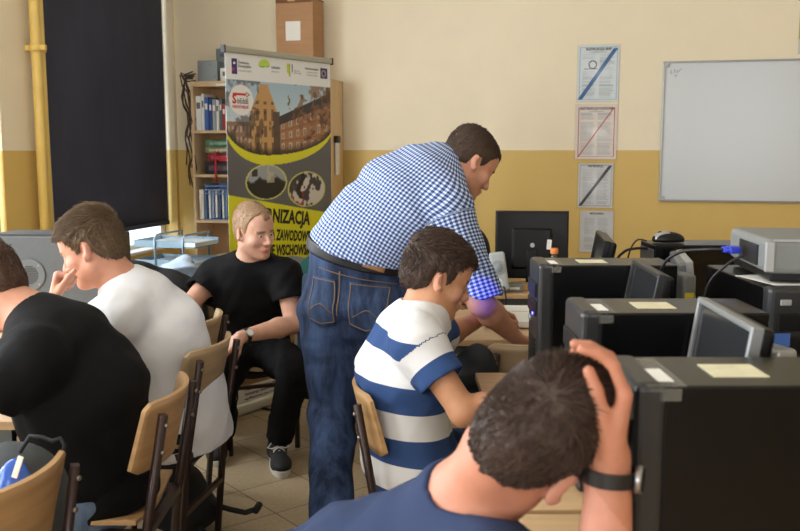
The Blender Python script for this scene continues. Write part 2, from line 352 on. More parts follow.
def person(name, label, J, skin, base, h=.0042, lo=None, hi=None, hands='LR', legs=True, hairc=None, lips=(.80, .52, .50), browc=(.10, .07, .05), beard=None, group=None):
    pts = [A3(p[0]) for p in J['spine']]+[A3(J[k]) for k in J if k[:2] in ('sh', 'el', 'wr', 'hi', 'kn', 'an')]
    f, l, u = ax = head_axes(J['hF'], J['hU']); hc = A3(J['hc']); sc = J.get('hs', 1.0); pts += [hc+.16*sc*u, hc-.12*u, hc+f*.14, hc-f*.13]
    pts = np.array(pts); L = pts.min(0)-.2; H = pts.max(0)+.2
    if lo is not None: L = np.maximum(L, lo)
    if hi is not None: H = np.minimum(H, hi)
    fd = Field(L, H, h); bs = J.get('bs', 1.0)
    torso(fd, J, -.004); shoulders(fd, J, -.004)
    fd.add(Cone(J['neck'], hc-f*.022*sc-u*.045*sc, .064*bs, .056*bs), .035)
    head_prims(fd, hc, ax, sc, J.get('jaw', 1.0), J.get('nose', 1.0))
    for s in 'LR':
        fd.add(Cone(J['sh'+s], J['el'+s], .050*bs, .041*bs), .04); e, w_ = A3(J['el'+s]), A3(J['wr'+s]); fd.add(Cone(e, e*.7+w_*.3, .041*bs, .043*bs), .02); fd.add(Cone(e*.7+w_*.3, w_, .043*bs, .027*bs), .02)
        if s in hands: hand_prims(fd, J['wr'+s], *J['hand'+s], sz=J.get('hsz', 1.0), **J.get('hk'+s, {}))
    if legs:
        for s in 'LR':
            fd.add(Cone(J['hip'+s], J['kn'+s], .080*bs, .056*bs), .05); k_, a = A3(J['kn'+s]), A3(J['an'+s]); fd.add(Cone(k_, k_*.65+a*.35, .055*bs, .054*bs), .03); fd.add(Cone(k_*.65+a*.35, a, .054*bs, .036*bs), .03)
            t = A3(J['toe'+s]); fd.add(Cone(a, a*.35+t*.65+A3((0, 0, -.02)), .036, .030), .02)
    V, Fq = fd.mesh(); V = relax(V, Fq, 1, .35)
    o = np_mesh('person', V, Fq, skin, None)
    q = (V-hc)/sc; a, b, z = q@f, q@l, q@u; sk = np.tile(A3(J['skin']), (len(V), 1)); head = (np.abs(q) < .2).all(1)
    def tint(m, c, amt): sk[m] = sk[m]*(1-amt)+A3(c)*amt
    tint(head & (np.abs(b) > .076) & (z < .03) & (z > -.05), (.72, .36, .28), .35); tint(head & (a > .095) & (np.abs(b) < .02) & (z < -.02) & (z > -.05), (.75, .42, .35), .3)
    tint(head & (a > .05) & (np.abs(b) > .025) & (z < -.01) & (z > -.055), (.76, .42, .36), .25)
    if beard is not None: tint(head & (a > .012) & (z < -.048-.3*np.maximum(0, .05-a)) & (z > -.13), beard[:3], beard[3])
    tint(head & (a > .088) & (np.abs(b) < .024) & (z < -.059) & (z > -.081), lips, .55)
    tint(head & (a > .05) & (np.abs(b) < .052) & (np.abs(b) > .012) & (np.abs(z-.019+.12*np.maximum(0, np.abs(b)-.035)) < .0055), browc, .8)
    set_col(o, np.clip(sk, 0, 1)); tag(o, label, 'person', group)
    recenter(o, base); o['_hc'] = 0; del o['_hc']
    eye(o, hc, ax, sc, base); return o, fd
def eye(o, hc, ax, sc, base):
    f, l, u = ax
    for s in (1, -1):
        c = hc+sc*(f*.0795+l*s*.031-u*.0015); me = bpy.data.meshes.new('eye'); bm = bmesh.new(); bmesh.ops.create_uvsphere(bm, u_segments=16, v_segments=12, radius=.0118*sc)
        R = Matrix((Vector(np.cross(u, f)*1.0), Vector(u), Vector(f))).transposed()
        for fc in bm.faces: fc.smooth = True; fc.material_index = 1 if fc.calc_center_median().z > .0098*sc else 0
        bm.transform(Matrix.Translation(Vector(c-A3(base))) @ R.to_4x4()); bm.to_mesh(me); bm.free(); me.materials.append(mat('eye_white', rgb(225, 215, 208), .3)); me.materials.append(mat('iris', rgb(60, 50, 45), .2))
        e = bpy.data.objects.new('eye', me); COL.objects.link(e); e.parent = o
def add_child(o, name, V, Fq, m, label=None):
    base = A3(o.location); c = np_mesh(name, V-base, Fq, m, o)
    if label: c['label'] = label
    return c
HAIRU = ((-.13, -.072), (-.075, -.072), (-.045, -.060), (-.033, -.030), (-.024, .016), (.002, .024), (.012, -.004), (.020, -.022), (.030, -.018), (.036, .030), (.055, .058), (.075, .070), (.12, .076))
def hair(o, J, m, thick=.014, top=.012, n=2500, length=.022, wid=.0022, h=.004, line=HAIRU, fwd=.9, lift=.45, seed=1, col=(.1, .07, .05), var=.35, spike=0.0, recede=0.0, name='hair'):
    f, l, u = ax = head_axes(J['hF'], J['hU']); hc = A3(J['hc']); sc = J.get('hs', 1.0); AX = np.array([f, l, u]); P = lambda a, b, z: hc+sc*(f*a+l*b+u*z)
    fd = Field(hc-.2*sc, hc+.2*sc, h); fd.add(Ell(P(-.014, 0, .036), A3((.098+thick, .077+thick*.8, .090+thick))*sc, AX), .01); fd.add(Ell(P(.040, 0, .052), A3((.050+thick, .058+thick*.7, .056+thick+top*.4))*sc, AX), .03)
    fd.add(Ell(P(-.03, 0, .07), A3((.075, .06, .062+top))*sc, AX), .03); fd.add(Ell(P(-.055, 0, -.02), A3((.052+thick*.5, .056+thick*.4, .06))*sc, AX), .03)
    xs = np.array([q[0] for q in line]); ys = np.array([q[1] for q in line])
    def msk(X, Y, Z):
        q = [X-hc[0], Y-hc[1], Z-hc[2]]; a = (q[0]*f[0]+q[1]*f[1]+q[2]*f[2])/sc; z = (q[0]*u[0]+q[1]*u[1]+q[2]*u[2])/sc; b = (q[0]*l[0]+q[1]*l[1]+q[2]*l[2])/sc
        lim = np.interp(a, xs, ys)+recede*np.clip((a-.03)/.05, 0, 1)*(np.abs(b) > .02); return (lim-z+.006*np.sin(a*160)*np.sin(b*140))*.7*sc
    fd.mask(msk); V, Fq = fd.mesh(); V = relax(V, Fq, 2, .5); N = vnormals(V, Fq); r = np.random.RandomState(seed)
    q = (V-hc)/sc; a, b, z = q@f, q@l, q@u
    V = V+N*(r.normal(size=len(V))*min(.0012, length*.06)+min(.0022, length*.09)*np.sin(a*230+4*np.sin(b*70))*np.sin(b*170))[:, None]
    C0 = A3(col); verts = [V]; quads = [Fq]; cols = [C0*(.75+.5*r.rand(len(V), 1))*np.ones((1, 3))]; off = len(V)
    out = ((V-hc)/sc); ok = np.where(np.sqrt((out@f+.01)**2+(out@l)**2+(out@u-.03)**2) > .085)[0]
    if n:
        i = r.choice(ok, n); p = V[i]; nn = N[i]; zz = np.clip((z[i]-.02)/.06, 0, 1)[:, None]
        fl = zz*(f*fwd+l*(np.sin(b[i]*40)[:, None])*.15)+(1-zz)*(-u*.85-f*.30); fl = fl-nn*(fl*nn).sum(1, keepdims=True); fl /= np.linalg.norm(fl, axis=1, keepdims=True)+1e-6
        lf = (lift+spike*zz)*(.5+r.rand(n, 1)); dr = fl+nn*lf+r.normal(size=(n, 3))*.16; dr /= np.linalg.norm(dr, axis=1, keepdims=True)
        Ls = length*sc*(.55+.7*r.rand(n, 1))*(.45+.55*zz+.25*(z[i] > .0)[:, None]); s1 = np.cross(dr, nn); s1 /= np.linalg.norm(s1, axis=1, keepdims=True)+1e-6; s2 = np.cross(dr, s1); W = wid*(.6+.8*r.rand(n, 1))
        p0 = p-nn*.003; mid = p+dr*Ls*.55; tip = p+(dr+fl*.35-nn*.12)*Ls; tri = [(1, 0), (-.5, .87), (-.5, -.87)]
        rows = [p0+W*(s1*x+s2*y) for x, y in tri]+[mid+W*.7*(s1*x+s2*y) for x, y in tri]+[tip+W*.18*(s1*x+s2*y) for x, y in tri]
        verts.append(np.stack(rows, 1).reshape(-1, 3)); bs = off+np.arange(n)*9
        for lv in (0, 3):
            for k in range(3): quads.append(np.stack([bs+lv+k, bs+lv+(k+1) % 3, bs+lv+3+(k+1) % 3, bs+lv+3+k], 1))
        cc = C0*(1-var+2*var*r.rand(n, 1)); cols.append(np.repeat(cc, 9, 0))
    c = add_child(o, name, np.vstack(verts), np.vstack(quads), m); set_col(c, np.clip(np.vstack(cols), 0, 1)); return c
def sleeve(fd, J, s, frac, off, flare=0.0):
    sh, el = A3(J['sh'+s]), A3(J['el'+s]); bs = J.get('bs', 1.0); fr = min(frac, 1.0); hem = sh+(el-sh)*fr
    if frac <= 1: fd.add(Cone(sh, hem, .054*bs+off, (.054-.010*fr)*bs+off+flare, flat=True), .045); end, dr, r = hem, nrm(el-sh), (.054-.010*fr)*bs+off+flare
    else:
        wr = A3(J['wr'+s]); fd.add(Cone(sh, el, .054*bs+off, .046*bs+off), .045); hem = el+(wr-el)*(frac-1); fd.add(Cone(el, hem, .046*bs+off, .045*bs+off+flare, flat=True), .03); end, dr, r = hem, nrm(wr-el), .045*bs+off+flare
    return end, dr, r
def shirt(o, J, m, off=.012, frac=(.55, .55), ext=0.02, h=.0055, amp=.004, seed=3, flare=.012, hemn=None, hemp=None, collar=.072, name='shirt', drop=0.0, f=22, extra=None):
    sp = J['spine']; pts = np.array([A3(p[0]) for p in sp]+[A3(J['sh'+s]) for s in 'LR']+[A3(J['el'+s]) for s in 'LR']+[A3(J['wr'+s]) for s in 'LR']+[A3(J['neck'])])
    fd = Field(pts.min(0)-.24, pts.max(0)+.22, h); J2 = dict(J); a0 = A3(sp[0][0]); d0 = nrm(a0-A3(sp[1][0]))
    J2['spine'] = ([(a0+d0*ext, sp[0][1], sp[0][2], sp[0][3])] if ext else [])+list(sp); torso(fd, J2, off); shoulders(fd, J, off*.8)
    if extra: extra(fd)
    ends = []
    for s, fr in zip('LR', frac): ends.append(sleeve(fd, J, s, fr, off, flare))
    fd.halfspace(a0+d0*(ext+.02) if hemp is None else hemp, d0 if hemn is None else hemn)
    for e, dr, r in ends: fd.cut(Cone(e-dr*.030, e+dr*.03, r-.012, r-.011), .003)
    f_, l_, u_ = head_axes(J['hF'], J['hU']); nk = A3(J['neck']); hb = A3(J['hc'])-f_*.022-u_*.05; nd_ = nrm(hb-nk)
    fd.cut(Cone(nk+nd_*(.012-drop), hb+nd_*.1, collar, collar+.02), .008)
    V, Fq = fd.mesh(); V = relax(V, Fq, 2, .5); N = vnormals(V, Fq); axis = nrm(A3(sp[-1][0])-a0)
    g = np.minimum(1, np.linalg.norm(V-nk, axis=1)/.25); V = V+(folds(V, N, amp, seed, f, axis)-V)*g[:, None]
    c = add_child(o, name, V, Fq, m); cloth_coords(c, V, J); return c
def cloth_coords(c, V, J):
    """weave coordinates: pv runs along the spine or the arm from the neck down, pu round it"""
    a, b = A3(J['neck']), A3(J['spine'][0][0]); ba = b-a; L = np.linalg.norm(ba); A = ba/L; side = A3(J['spine'][-2][1]); S = nrm(side-A*(side@A)); q = V-a
    bow = A3(J['spine'][-2][0])-a; Nn = np.cross(S, A); off_ = (bow@Nn); t = q@A/L; off_ = off_*4*np.clip(t, 0, 1)*np.clip(1-t, 0, 1)
    r = np.hypot(q@S, q@Nn-off_); best = r-.15; pv = q@A; pu = (q@S)*1.0; end = np.abs(pu) > .13; ang = np.arctan2(q@S, np.abs(q@Nn-off_)); pu = ang*.15
    for s in 'LR':
        tot2 = J.get('slv', .08); ch = [A3(J['sh'+s]), A3(J['el'+s]), A3(J['wr'+s])]
        for a, b in zip(ch, ch[1:]):
            ba = b-a; L = np.linalg.norm(ba); t = (V-a)@ba/L**2; d = np.linalg.norm(V-a-np.clip(t, 0, 1)[:, None]*ba, axis=1)-.055; A = ba/L; S = nrm(np.cross(A, (0.1, .3, .95))); Nn = np.cross(S, A); q = V-a
            m = (d < best) & (t > .12); pv[m] = (tot2+t*L)[m]; pu[m] = (np.arctan2(q@S, q@Nn)*.055)[m]; best[m] = d[m]; tot2 += L
    set_float(c, pv, 'pv'); set_float(c, pu, 'pu')
def trousers(o, J, m, h=.0055, off=.012, amp=.004, seed=5, waist=.10, hem=.97, name='trousers', rs=(.092, .068, .056), axis=(0, 0, 1), top=.7, offt=None):
    sp = J['spine']; bs = J.get('bs', 1.0); pts = np.array([A3(J[k+s]) for k in ('hip', 'kn', 'an') for s in 'LR']+[A3(sp[0][0]), A3(sp[1][0])]); fd = Field(pts.min(0)-.2, pts.max(0)+.2, h)
    a, b = sp[0], sp[1]; fd.add(ECone(A3(a[0]), A3(a[0])*(1-top)+A3(b[0])*top, a[1], b[1], a[2]+(offt or off*.6), b[2]+(offt or off*.6), a[3]+(offt or off*.6), b[3]+(offt or off*.6)), .05)
    up = nrm(A3(b[0])-A3(a[0])); fd.halfspace(A3(a[0])+up*waist, up); ends = []
    for s in 'LR':
        hp, kn, an = A3(J['hip'+s]), A3(J['kn'+s]), A3(J['an'+s]); e = kn+(an-kn)*hem; fd.add(Cone(hp, kn, rs[0]*bs+off, rs[1]*bs+off), .06); fd.add(Cone(kn, e, rs[1]*bs+off, rs[2]*bs+off, flat=True), .03); ends.append((e, nrm(an-kn)))
    for e, dr in ends: fd.cut(Cone(e-dr*.03, e+dr*.04, rs[2]*bs+off-.006, rs[2]*bs+off-.004), .003)
    V, Fq = fd.mesh(); V = relax(V, Fq, 2, .5); N = vnormals(V, Fq); V = folds(V, N, amp, seed, 42, axis); return add_child(o, name, V, Fq, m), V, Fq
def shoe(o, an, toe, m, laces=True, detail=True):
    """canvas shoe: upper, white sole and laces"""
    an, toe = A3(an), A3(toe); d = toe-an; d[2] = 0; d = nrm(d); l = np.cross((0, 0, 1), d); g = np.array([an[0], an[1], 0]); base = A3(o.location)
    heel = g-d*.055; tip = heel+d*.285; fd = Field(np.minimum(heel, tip)-[.08, .08, .01], np.maximum(heel, tip)+[.08, .08, .16], .0045)
    P = lambda x, y, z: heel+d*x+l*y+A3((0, 0, z))
    fd.add(Cone(P(.045, 0, .05), P(.055, 0, .10), .040, .042), .03); fd.add(Cone(P(.05, 0, .05), P(.20, 0, .042), .042, .036), .03); fd.add(Ell(P(.215, 0, .036), (.066, .046, .034), np.array([d, l, (0, 0, 1)])), .03)
    fd.halfspace((0, 0, .016), (0, 0, -1)); fd.halfspace((0, 0, .115), (0, 0, 1)); V, Fq = fd.mesh(); V = relax(V, Fq, 1); s = add_child(o, 'shoe', V, Fq, m)
    mb = MB(); prof = []
    for t in np.linspace(0, 2*math.pi, 40, endpoint=False):
        x = .142+.146*math.cos(t); wd = .040+.010*(x/.285); prof.append((x, math.copysign(abs(math.sin(t))**.75, math.sin(t))*wd))
    M = Matrix((Vector(d), Vector(l), Vector((0, 0, 1)))).transposed().to_4x4(); M.translation = Vector(heel-base)+Vector((0, 0, 0.001)); mb.prism(prof, M, .027); mb.build('sole', mat('sole_rubber', rgb(196, 190, 178), .7), s)
    if laces:
        mb = MB()
        for i in range(4):
            x0 = .115+.026*i; z0 = .089-.013*i/1.5
            for sg in (1, -1): mb.tube([Vector(P(x0, sg*.026, z0-.008)-base), Vector(P(x0+.010, 0, z0+.001)-base), Vector(P(x0+.022, -sg*.026, z0-.012)-base)], .0032, 6)
        for sg in (1, -1):
            mb.tube([Vector(P(.105, 0, .096)-base), Vector(P(.10, sg*.03, .104)-base), Vector(P(.115, sg*.05, .088)-base), Vector(P(.125, sg*.030, .085)-base), Vector(P(.112, 0, .094)-base)], .003, 6)
        mb.build('laces', mat('lace_white', rgb(225, 222, 215), .8), s)
    return s
def watch(o, wr, el, band, face, out, r=.033, label=None):
    wr, el = A3(wr), A3(el); d = nrm(wr-el); c = wr-d*.025; base = A3(o.location); out = A3(out); out = nrm(out-d*(out@d)); s = np.cross(d, out); mb = MB(); n = 32
    M = Matrix((Vector(out), Vector(s), Vector(d))).transposed(); prof = [(r+.0005, -.010), (r+.004, -.010), (r+.004, .010), (r+.0005, .010)]
    rings = []
    for t in range(n):
        a = 2*math.pi*t/n; rings.append([mb.bm.verts.new(Vector(c-base)+M @ Vector((q*math.cos(a), q*math.sin(a), z))) for q, z in prof])
    for i in range(n):
        for k in range(4): mb.bm.faces.new((rings[i][k], rings[(i+1) % n][k], rings[(i+1) % n][(k+1) % 4], rings[i][(k+1) % 4]))
    b = mb.build('wristwatch', band, o)
    if label: b['label'] = label
    p = Vector(c-base+out*(r+.002)); MB().cyl(p, p+Vector(out)*.008, .0185, 28).build('watch_case', mat('watch_steel', rgb(170, 170, 172), .3, .9), b); MB().cyl(p+Vector(out)*.0075, p+Vector(out)*.0090, .0155, 28).build('watch_face', face, b); return b
def project_patch(o, name, V, Fq, c, right, up, w_, h_, out, m, nu=10, nv=8, off=.002, th=.002, shape=None, label=None):
    """a cloth or leather patch laid on a garment: a grid shot along -out onto the surface"""
    T = BVHTree.FromPolygons([Vector(v) for v in V], [tuple(int(i) for i in q) for q in Fq]); c, right, up, out = (Vector(A3(x)) for x in (c, right, up, out)); out.normalize()
    right = (right-out*right.dot(out)).normalized(); up = (up-out*up.dot(out)-right*up.dot(right)).normalized(); base = Vector(o.location); G = {}
    for i in range(nu+1):
        for j in range(nv+1):
            x, y = (i/nu-.5)*w_, (j/nv-.5)*h_
            if shape: x, y = shape(x, y)
            p = c+right*x+up*y+out*.15; hit = T.ray_cast(p, -out, .4)
            if hit[0] is not None: G[i, j] = (hit[0], hit[1] if hit[1].dot(out) > 0 else -hit[1])
    bm = bmesh.new(); A = {}; B = {}
    for k, (p, n) in G.items(): A[k] = bm.verts.new(p+out*(off+th)-base); B[k] = bm.verts.new(p+out*(off-th*2)-base)
    for i in range(nu):
        for j in range(nv):
            ks = [(i, j), (i+1, j), (i+1, j+1), (i, j+1)]
            if all(k in G for k in ks): bm.faces.new([A[k] for k in ks]).smooth = True; bm.faces.new([B[k] for k in ks[::-1]])
    bd = [e for e in bm.edges if len(e.link_faces) == 1 and all(v in set(A.values()) for v in e.verts)]
    inv = {v: k for k, v in A.items()}
    for e in bd:
        v1, v2 = e.verts; bm.faces.new((v1, v2, B[inv[v2]], B[inv[v1]]))
    bmesh.ops.recalc_face_normals(bm, faces=bm.faces[:]); me = bpy.data.meshes.new(name); bm.to_mesh(me); bm.free(); me.materials.append(m); q = bpy.data.objects.new(name, me); COL.objects.link(q); q.parent = o
    if label: q['label'] = label
    return q
# ------------------------------------------------------------------ the room
ZB = 1.445; HC = 3.3; LA, LB = 7.6, 9.6
def wall_paint():
    m = bpy.data.materials.new('wall_paint'); m.use_nodes = True; nt = m.node_tree; p = nt.nodes['Principled BSDF']; p.inputs['Roughness'].default_value = .55
    g = nd(nt, 'ShaderNodeNewGeometry'); s = nd(nt, 'ShaderNodeSeparateXYZ'); nt.links.new(g.outputs['Position'], s.inputs[0])
    n = nd(nt, 'ShaderNodeTexNoise', i_Scale=5.0, i_Detail=4.0); nt.links.new(g.outputs['Position'], n.inputs['Vector'])
    wob = nd(nt, 'ShaderNodeMath', operation='MULTIPLY_ADD', i_1=.006); nt.links.new(n.outputs[0], wob.inputs[0]); nt.links.new(s.outputs[2], wob.inputs[2])
    gt = nd(nt, 'ShaderNodeMath', operation='GREATER_THAN', i_1=ZB+.003); nt.links.new(wob.outputs[0], gt.inputs[0])
    mx = nd(nt, 'ShaderNodeMix', data_type='RGBA'); nt.links.new(gt.outputs[0], mx.inputs[0]); mx.inputs[6].default_value = (*rgb(210, 178, 102), 1); mx.inputs[7].default_value = (*rgb(234, 221, 193), 1)
    r = nd(nt, 'ShaderNodeMapRange', i_1=.3, i_2=.7, i_3=.985, i_4=1.015); nt.links.new(n.outputs[0], r.inputs[0])
    v = nd(nt, 'ShaderNodeVectorMath', operation='SCALE'); nt.links.new(mx.outputs[2], v.inputs[0]); nt.links.new(r.outputs[0], v.inputs['Scale']); nt.links.new(v.outputs[0], p.inputs['Base Color'])
    n2 = nd(nt, 'ShaderNodeTexNoise', i_Scale=160.0); nt.links.new(g.outputs['Position'], n2.inputs['Vector']); b = nd(nt, 'ShaderNodeBump', i_Strength=.12, i_Distance=.004); nt.links.new(n2.outputs[0], b.inputs['Height']); nt.links.new(b.outputs[0], p.inputs['Normal'])
    return m
def tiles():
    m = bpy.data.materials.new('floor_tiles'); m.use_nodes = True; nt = m.node_tree; p = nt.nodes['Principled BSDF']; p.inputs['Roughness'].default_value = .42
    g = nd(nt, 'ShaderNodeNewGeometry'); T = .30; ms = []; fls = []
    for dv, off in (((.780, .626, 0), .1+2.02), ((-.626, .780, 0), -.02)):
        dt = nd(nt, 'ShaderNodeVectorMath', operation='DOT_PRODUCT'); dt.inputs[1].default_value = dv; nt.links.new(g.outputs['Position'], dt.inputs[0])
        a = nd(nt, 'ShaderNodeMath', operation='ADD', i_1=off+30); nt.links.new(dt.outputs['Value'], a.inputs[0])
        q = nd(nt, 'ShaderNodeMath', operation='DIVIDE', i_1=T); nt.links.new(a.outputs[0], q.inputs[0])
        f = nd(nt, 'ShaderNodeMath', operation='FRACT'); nt.links.new(q.outputs[0], f.inputs[0]); h = nd(nt, 'ShaderNodeMath', operation='SUBTRACT', i_1=.5); nt.links.new(f.outputs[0], h.inputs[0])
        ab = nd(nt, 'ShaderNodeMath', operation='ABSOLUTE'); nt.links.new(h.outputs[0], ab.inputs[0]); gt = nd(nt, 'ShaderNodeMath', operation='GREATER_THAN', i_1=.5-.0075); nt.links.new(ab.outputs[0], gt.inputs[0]); ms.append(gt)
        fl = nd(nt, 'ShaderNodeMath', operation='FLOOR'); nt.links.new(q.outputs[0], fl.inputs[0]); fls.append(fl)
    mxx = nd(nt, 'ShaderNodeMath', operation='MAXIMUM'); nt.links.new(ms[0].outputs[0], mxx.inputs[0]); nt.links.new(ms[1].outputs[0], mxx.inputs[1])
    cb = nd(nt, 'ShaderNodeCombineXYZ'); nt.links.new(fls[0].outputs[0], cb.inputs[0]); nt.links.new(fls[1].outputs[0], cb.inputs[1])
    wn = nd(nt, 'ShaderNodeTexWhiteNoise'); nt.links.new(cb.outputs[0], wn.inputs[0])
    n = nd(nt, 'ShaderNodeTexNoise', i_Scale=60.0, i_Detail=6.0, i_Roughness=.7); nt.links.new(g.outputs['Position'], n.inputs['Vector'])
    s1 = nd(nt, 'ShaderNodeMapRange', i_1=0, i_2=1, i_3=.9, i_4=1.08); nt.links.new(wn.outputs[0], s1.inputs[0]); s2 = nd(nt, 'ShaderNodeMapRange', i_1=.3, i_2=.7, i_3=.82, i_4=1.15); nt.links.new(n.outputs[0], s2.inputs[0])
    mu = nd(nt, 'ShaderNodeMath', operation='MULTIPLY'); nt.links.new(s1.outputs[0], mu.inputs[0]); nt.links.new(s2.outputs[0], mu.inputs[1])
    v = nd(nt, 'ShaderNodeVectorMath', operation='SCALE'); v.inputs[0].default_value = rgb(172, 152, 122); nt.links.new(mu.outputs[0], v.inputs['Scale'])
    mx = nd(nt, 'ShaderNodeMix', data_type='RGBA'); nt.links.new(mxx.outputs[0], mx.inputs[0]); nt.links.new(v.outputs[0], mx.inputs[6]); mx.inputs[7].default_value = (*rgb(70, 60, 48), 1); nt.links.new(mx.outputs[2], p.inputs['Base Color'])
    b = nd(nt, 'ShaderNodeBump', i_Strength=.3, i_Distance=.002, invert=True); nt.links.new(mxx.outputs[0], b.inputs['Height']); nt.links.new(b.outputs[0], p.inputs['Normal'])
    return m
WALL = wall_paint(); WHITE_PAINT = mat('white_paint', rgb(232, 230, 222), .5)
def struct(mb, name, m, parent=None):
    o = mb.build(name, m, parent)
    if parent is None: o.location = CORNER; o.rotation_euler = (0, 0, -PHI); o['kind'] = 'structure'
    return o
struct(MB().box((LA/2, -LB/2, -.05), (LA+.8, LB+.8, .1)), 'floor', tiles())
struct(MB().box((LA/2, -LB/2, HC+.05), (LA+.8, LB+.8, .1)), 'ceiling', mat('ceiling_white', rgb(235, 231, 222), .8))
struct(MB().box(((LA+.4-.17)/2, .1, HC/2), (LA+.4+.17, .2, HC)), 'wall_back', WALL)
struct(MB().box((LA+.1, -LB/2, HC/2), (.2, LB, HC)), 'wall_right', WALL)
mb = MB(); X0, X1 = -.17, 0
edges = [0]+[e for w_ in WINS for e in w_]+[LB]
for i in range(0, len(edges), 2):
    if edges[i+1]-edges[i] > .001: mb.box(((X0+X1)/2, -(edges[i]+edges[i+1])/2, HC/2), (X1-X0, edges[i+1]-edges[i], HC))
for (b0, b1) in WINS:
    mb.box(((X0+X1)/2, -(b0+b1)/2, .36), (X1-X0, b1-b0, .72)); mb.box(((X0+X1)/2, -(b0+b1)/2, (2.95+HC)/2), (X1-X0, b1-b0, HC-2.95))
struct(mb, 'wall_left', WALL)
mb = MB()
for (a0, a1) in ((-.2, 1.8), (3.4, 4.4), (6.0, LA+.2)): mb.box(((a0+a1)/2, -LB-.1, HC/2), (a1-a0, .2, HC))
for (a0, a1) in ((1.8, 3.4), (4.4, 6.0)): mb.box(((a0+a1)/2, -LB-.1, .4), (a1-a0, .2, .8)); mb.box(((a0+a1)/2, -LB-.1, 3.1), (a1-a0, .2, .4))
struct(mb, 'wall_rear', WALL)
def glass_mat():
    m = bpy.data.materials.new('window_glass'); m.use_nodes = True; nt = m.node_tree; nt.nodes.clear(); o = nd(nt, 'ShaderNodeOutputMaterial'); t = nd(nt, 'ShaderNodeBsdfTransparent'); g = nd(nt, 'ShaderNodeBsdfGlossy', i_Roughness=.02); x = nd(nt, 'ShaderNodeMixShader', i_0=.06)
    nt.links.new(t.outputs[0], x.inputs[1]); nt.links.new(g.outputs[0], x.inputs[2]); nt.links.new(x.outputs[0], o.inputs[0]); return m
GLASS = glass_mat()
for i, (b0, b1) in enumerate(WINS):
    f = MB(); xw = -.135; yc = -(b0+b1)/2; wd = b1-b0
    for yy in (-b0-.035, -b1+.035, yc): f.box((xw, yy, 1.835), (.06, .07, 2.2), None, .006)
    for zz in (.745, 1.95, 2.9): f.box((xw, yc, zz), (.058, wd-.02, .05), None, .006)
    wo = struct(f, 'window_%d' % (i+1), WHITE_PAINT)
    MB().box((xw, yc, 1.835), (.006, wd-.08, 2.1)).build('window_glass', GLASS, wo)
    MB().box((-.045, yc, .728), (.12, wd-.004, .022), None, .006).build('window_sill', WHITE_PAINT, wo)
for i, a0 in enumerate((1.8, 4.4)):  # unseen rear windows, put in to go with the added fill
    f = MB(); xc = a0+.8
    for xx in (a0+.035, xc, a0+1.565): f.box((xx, -LB-.08, 1.85), (.07, .06, 2.1))
    for zz in (.84, 1.9, 2.86): f.box((xc, -LB-.08, zz), (1.6, .058, .07))
    wo = struct(f, 'window_%d' % (i+5), WHITE_PAINT); MB().box((xc, -LB-.08, 1.85), (1.5, .006, 2.0)).build('window_glass', GLASS, wo)
# white curtain edge of the near window, just in the frame
cur = MB().slab(lambda u, v: (Vector((-.03+.018*math.sin(u*30), -2.02-u*.35, .80+v*2.1)), Vector((1, .3*math.cos(u*30), 0)).normalized()), 40, 4, .004).build('curtain', mat('curtain_white', rgb(228, 226, 220), .8))
tag(cur, 'white curtain at the edge of the window left of the pipes', 'curtain'); cur.location = CORNER; cur.rotation_euler = (0, 0, -PHI)
# heating pipes
PIPE = mat('pipe_yellow', rgb(226, 194, 108), .35, nscale=8, namt=.06)
pr = thing('heating_pipe', 'cream yellow upright heating pipe on the wall, nearer and wider of the two', 'pipe', room(.065, 1.755, 0), -PHI)
MB().cyl((0, 0, .0), (0, 0, 3.29), .028, 24).build('pipe', PIPE, pr)
b = MB(); b.box((0, 0, 2.02), (.13, .024, .03), None, .004).lathe([(.0285, -.02), (.035, -.02), (.035, .02), (.0285, .02)], (0, 0, 2.02)); b.build('pipe_clamp', PIPE, pr)
pr = thing('heating_pipe', 'thinner yellow heating pipe standing between the wide pipe and the blind', 'pipe', room(.050, 1.690, 0), -PHI)
MB().cyl((0, 0, .0), (0, 0, 3.29), .024, 24).build('pipe', PIPE, pr)
MB().lathe([(.0245, -.018), (.030, -.018), (.030, .018), (.0245, .018)], (0, 0, 2.02)).build('pipe_clamp', PIPE, pr)
# dark roller blind
br = thing('roller_blind', 'dark navy roller blind drawn down over the corner window', 'blind', room(-.06, .85, .9), -PHI)
NAVY = mat('blind_cloth', rgb(68, 70, 86), .85, nscale=5, namt=.12, bump=.25, bscale=420, stretch=(1, 1, .3), spec=.2)
MB().slab(lambda u, v: (Vector((.004*math.sin(u*9), .775-u*1.55, v*2.0)), Vector((1, 0, 0))), 30, 8, .003).build('blind_cloth', NAVY, br)
MB().bar((0, -.775, 0), (0, .775, 0), .022, .03).build('bottom_rail', NAVY, br)
MB().cyl((0, -.78, 2.02), (0, .78, 2.02), .03, 20).build('roller', mat('roller_grey', rgb(150, 150, 150), .4, .4), br)
c = MB(); c.tube([(.03, -.70, 2.0), (.033, -.695, .6), (.035, -.69, -.05)], .004, 6).tube([(.03, -.735, 2.0), (.036, -.725, .5), (.035, -.69, -.05)], .004, 6); c.build('pull_cord', mat('cord_grey', rgb(190, 192, 200), .5), br)
c = MB(); c.tube([(0, .777, 0), (.0, .777, 2.0)], .005, 6); c.build('edge_trim', mat('trim_white', rgb(225, 225, 220), .5), br)
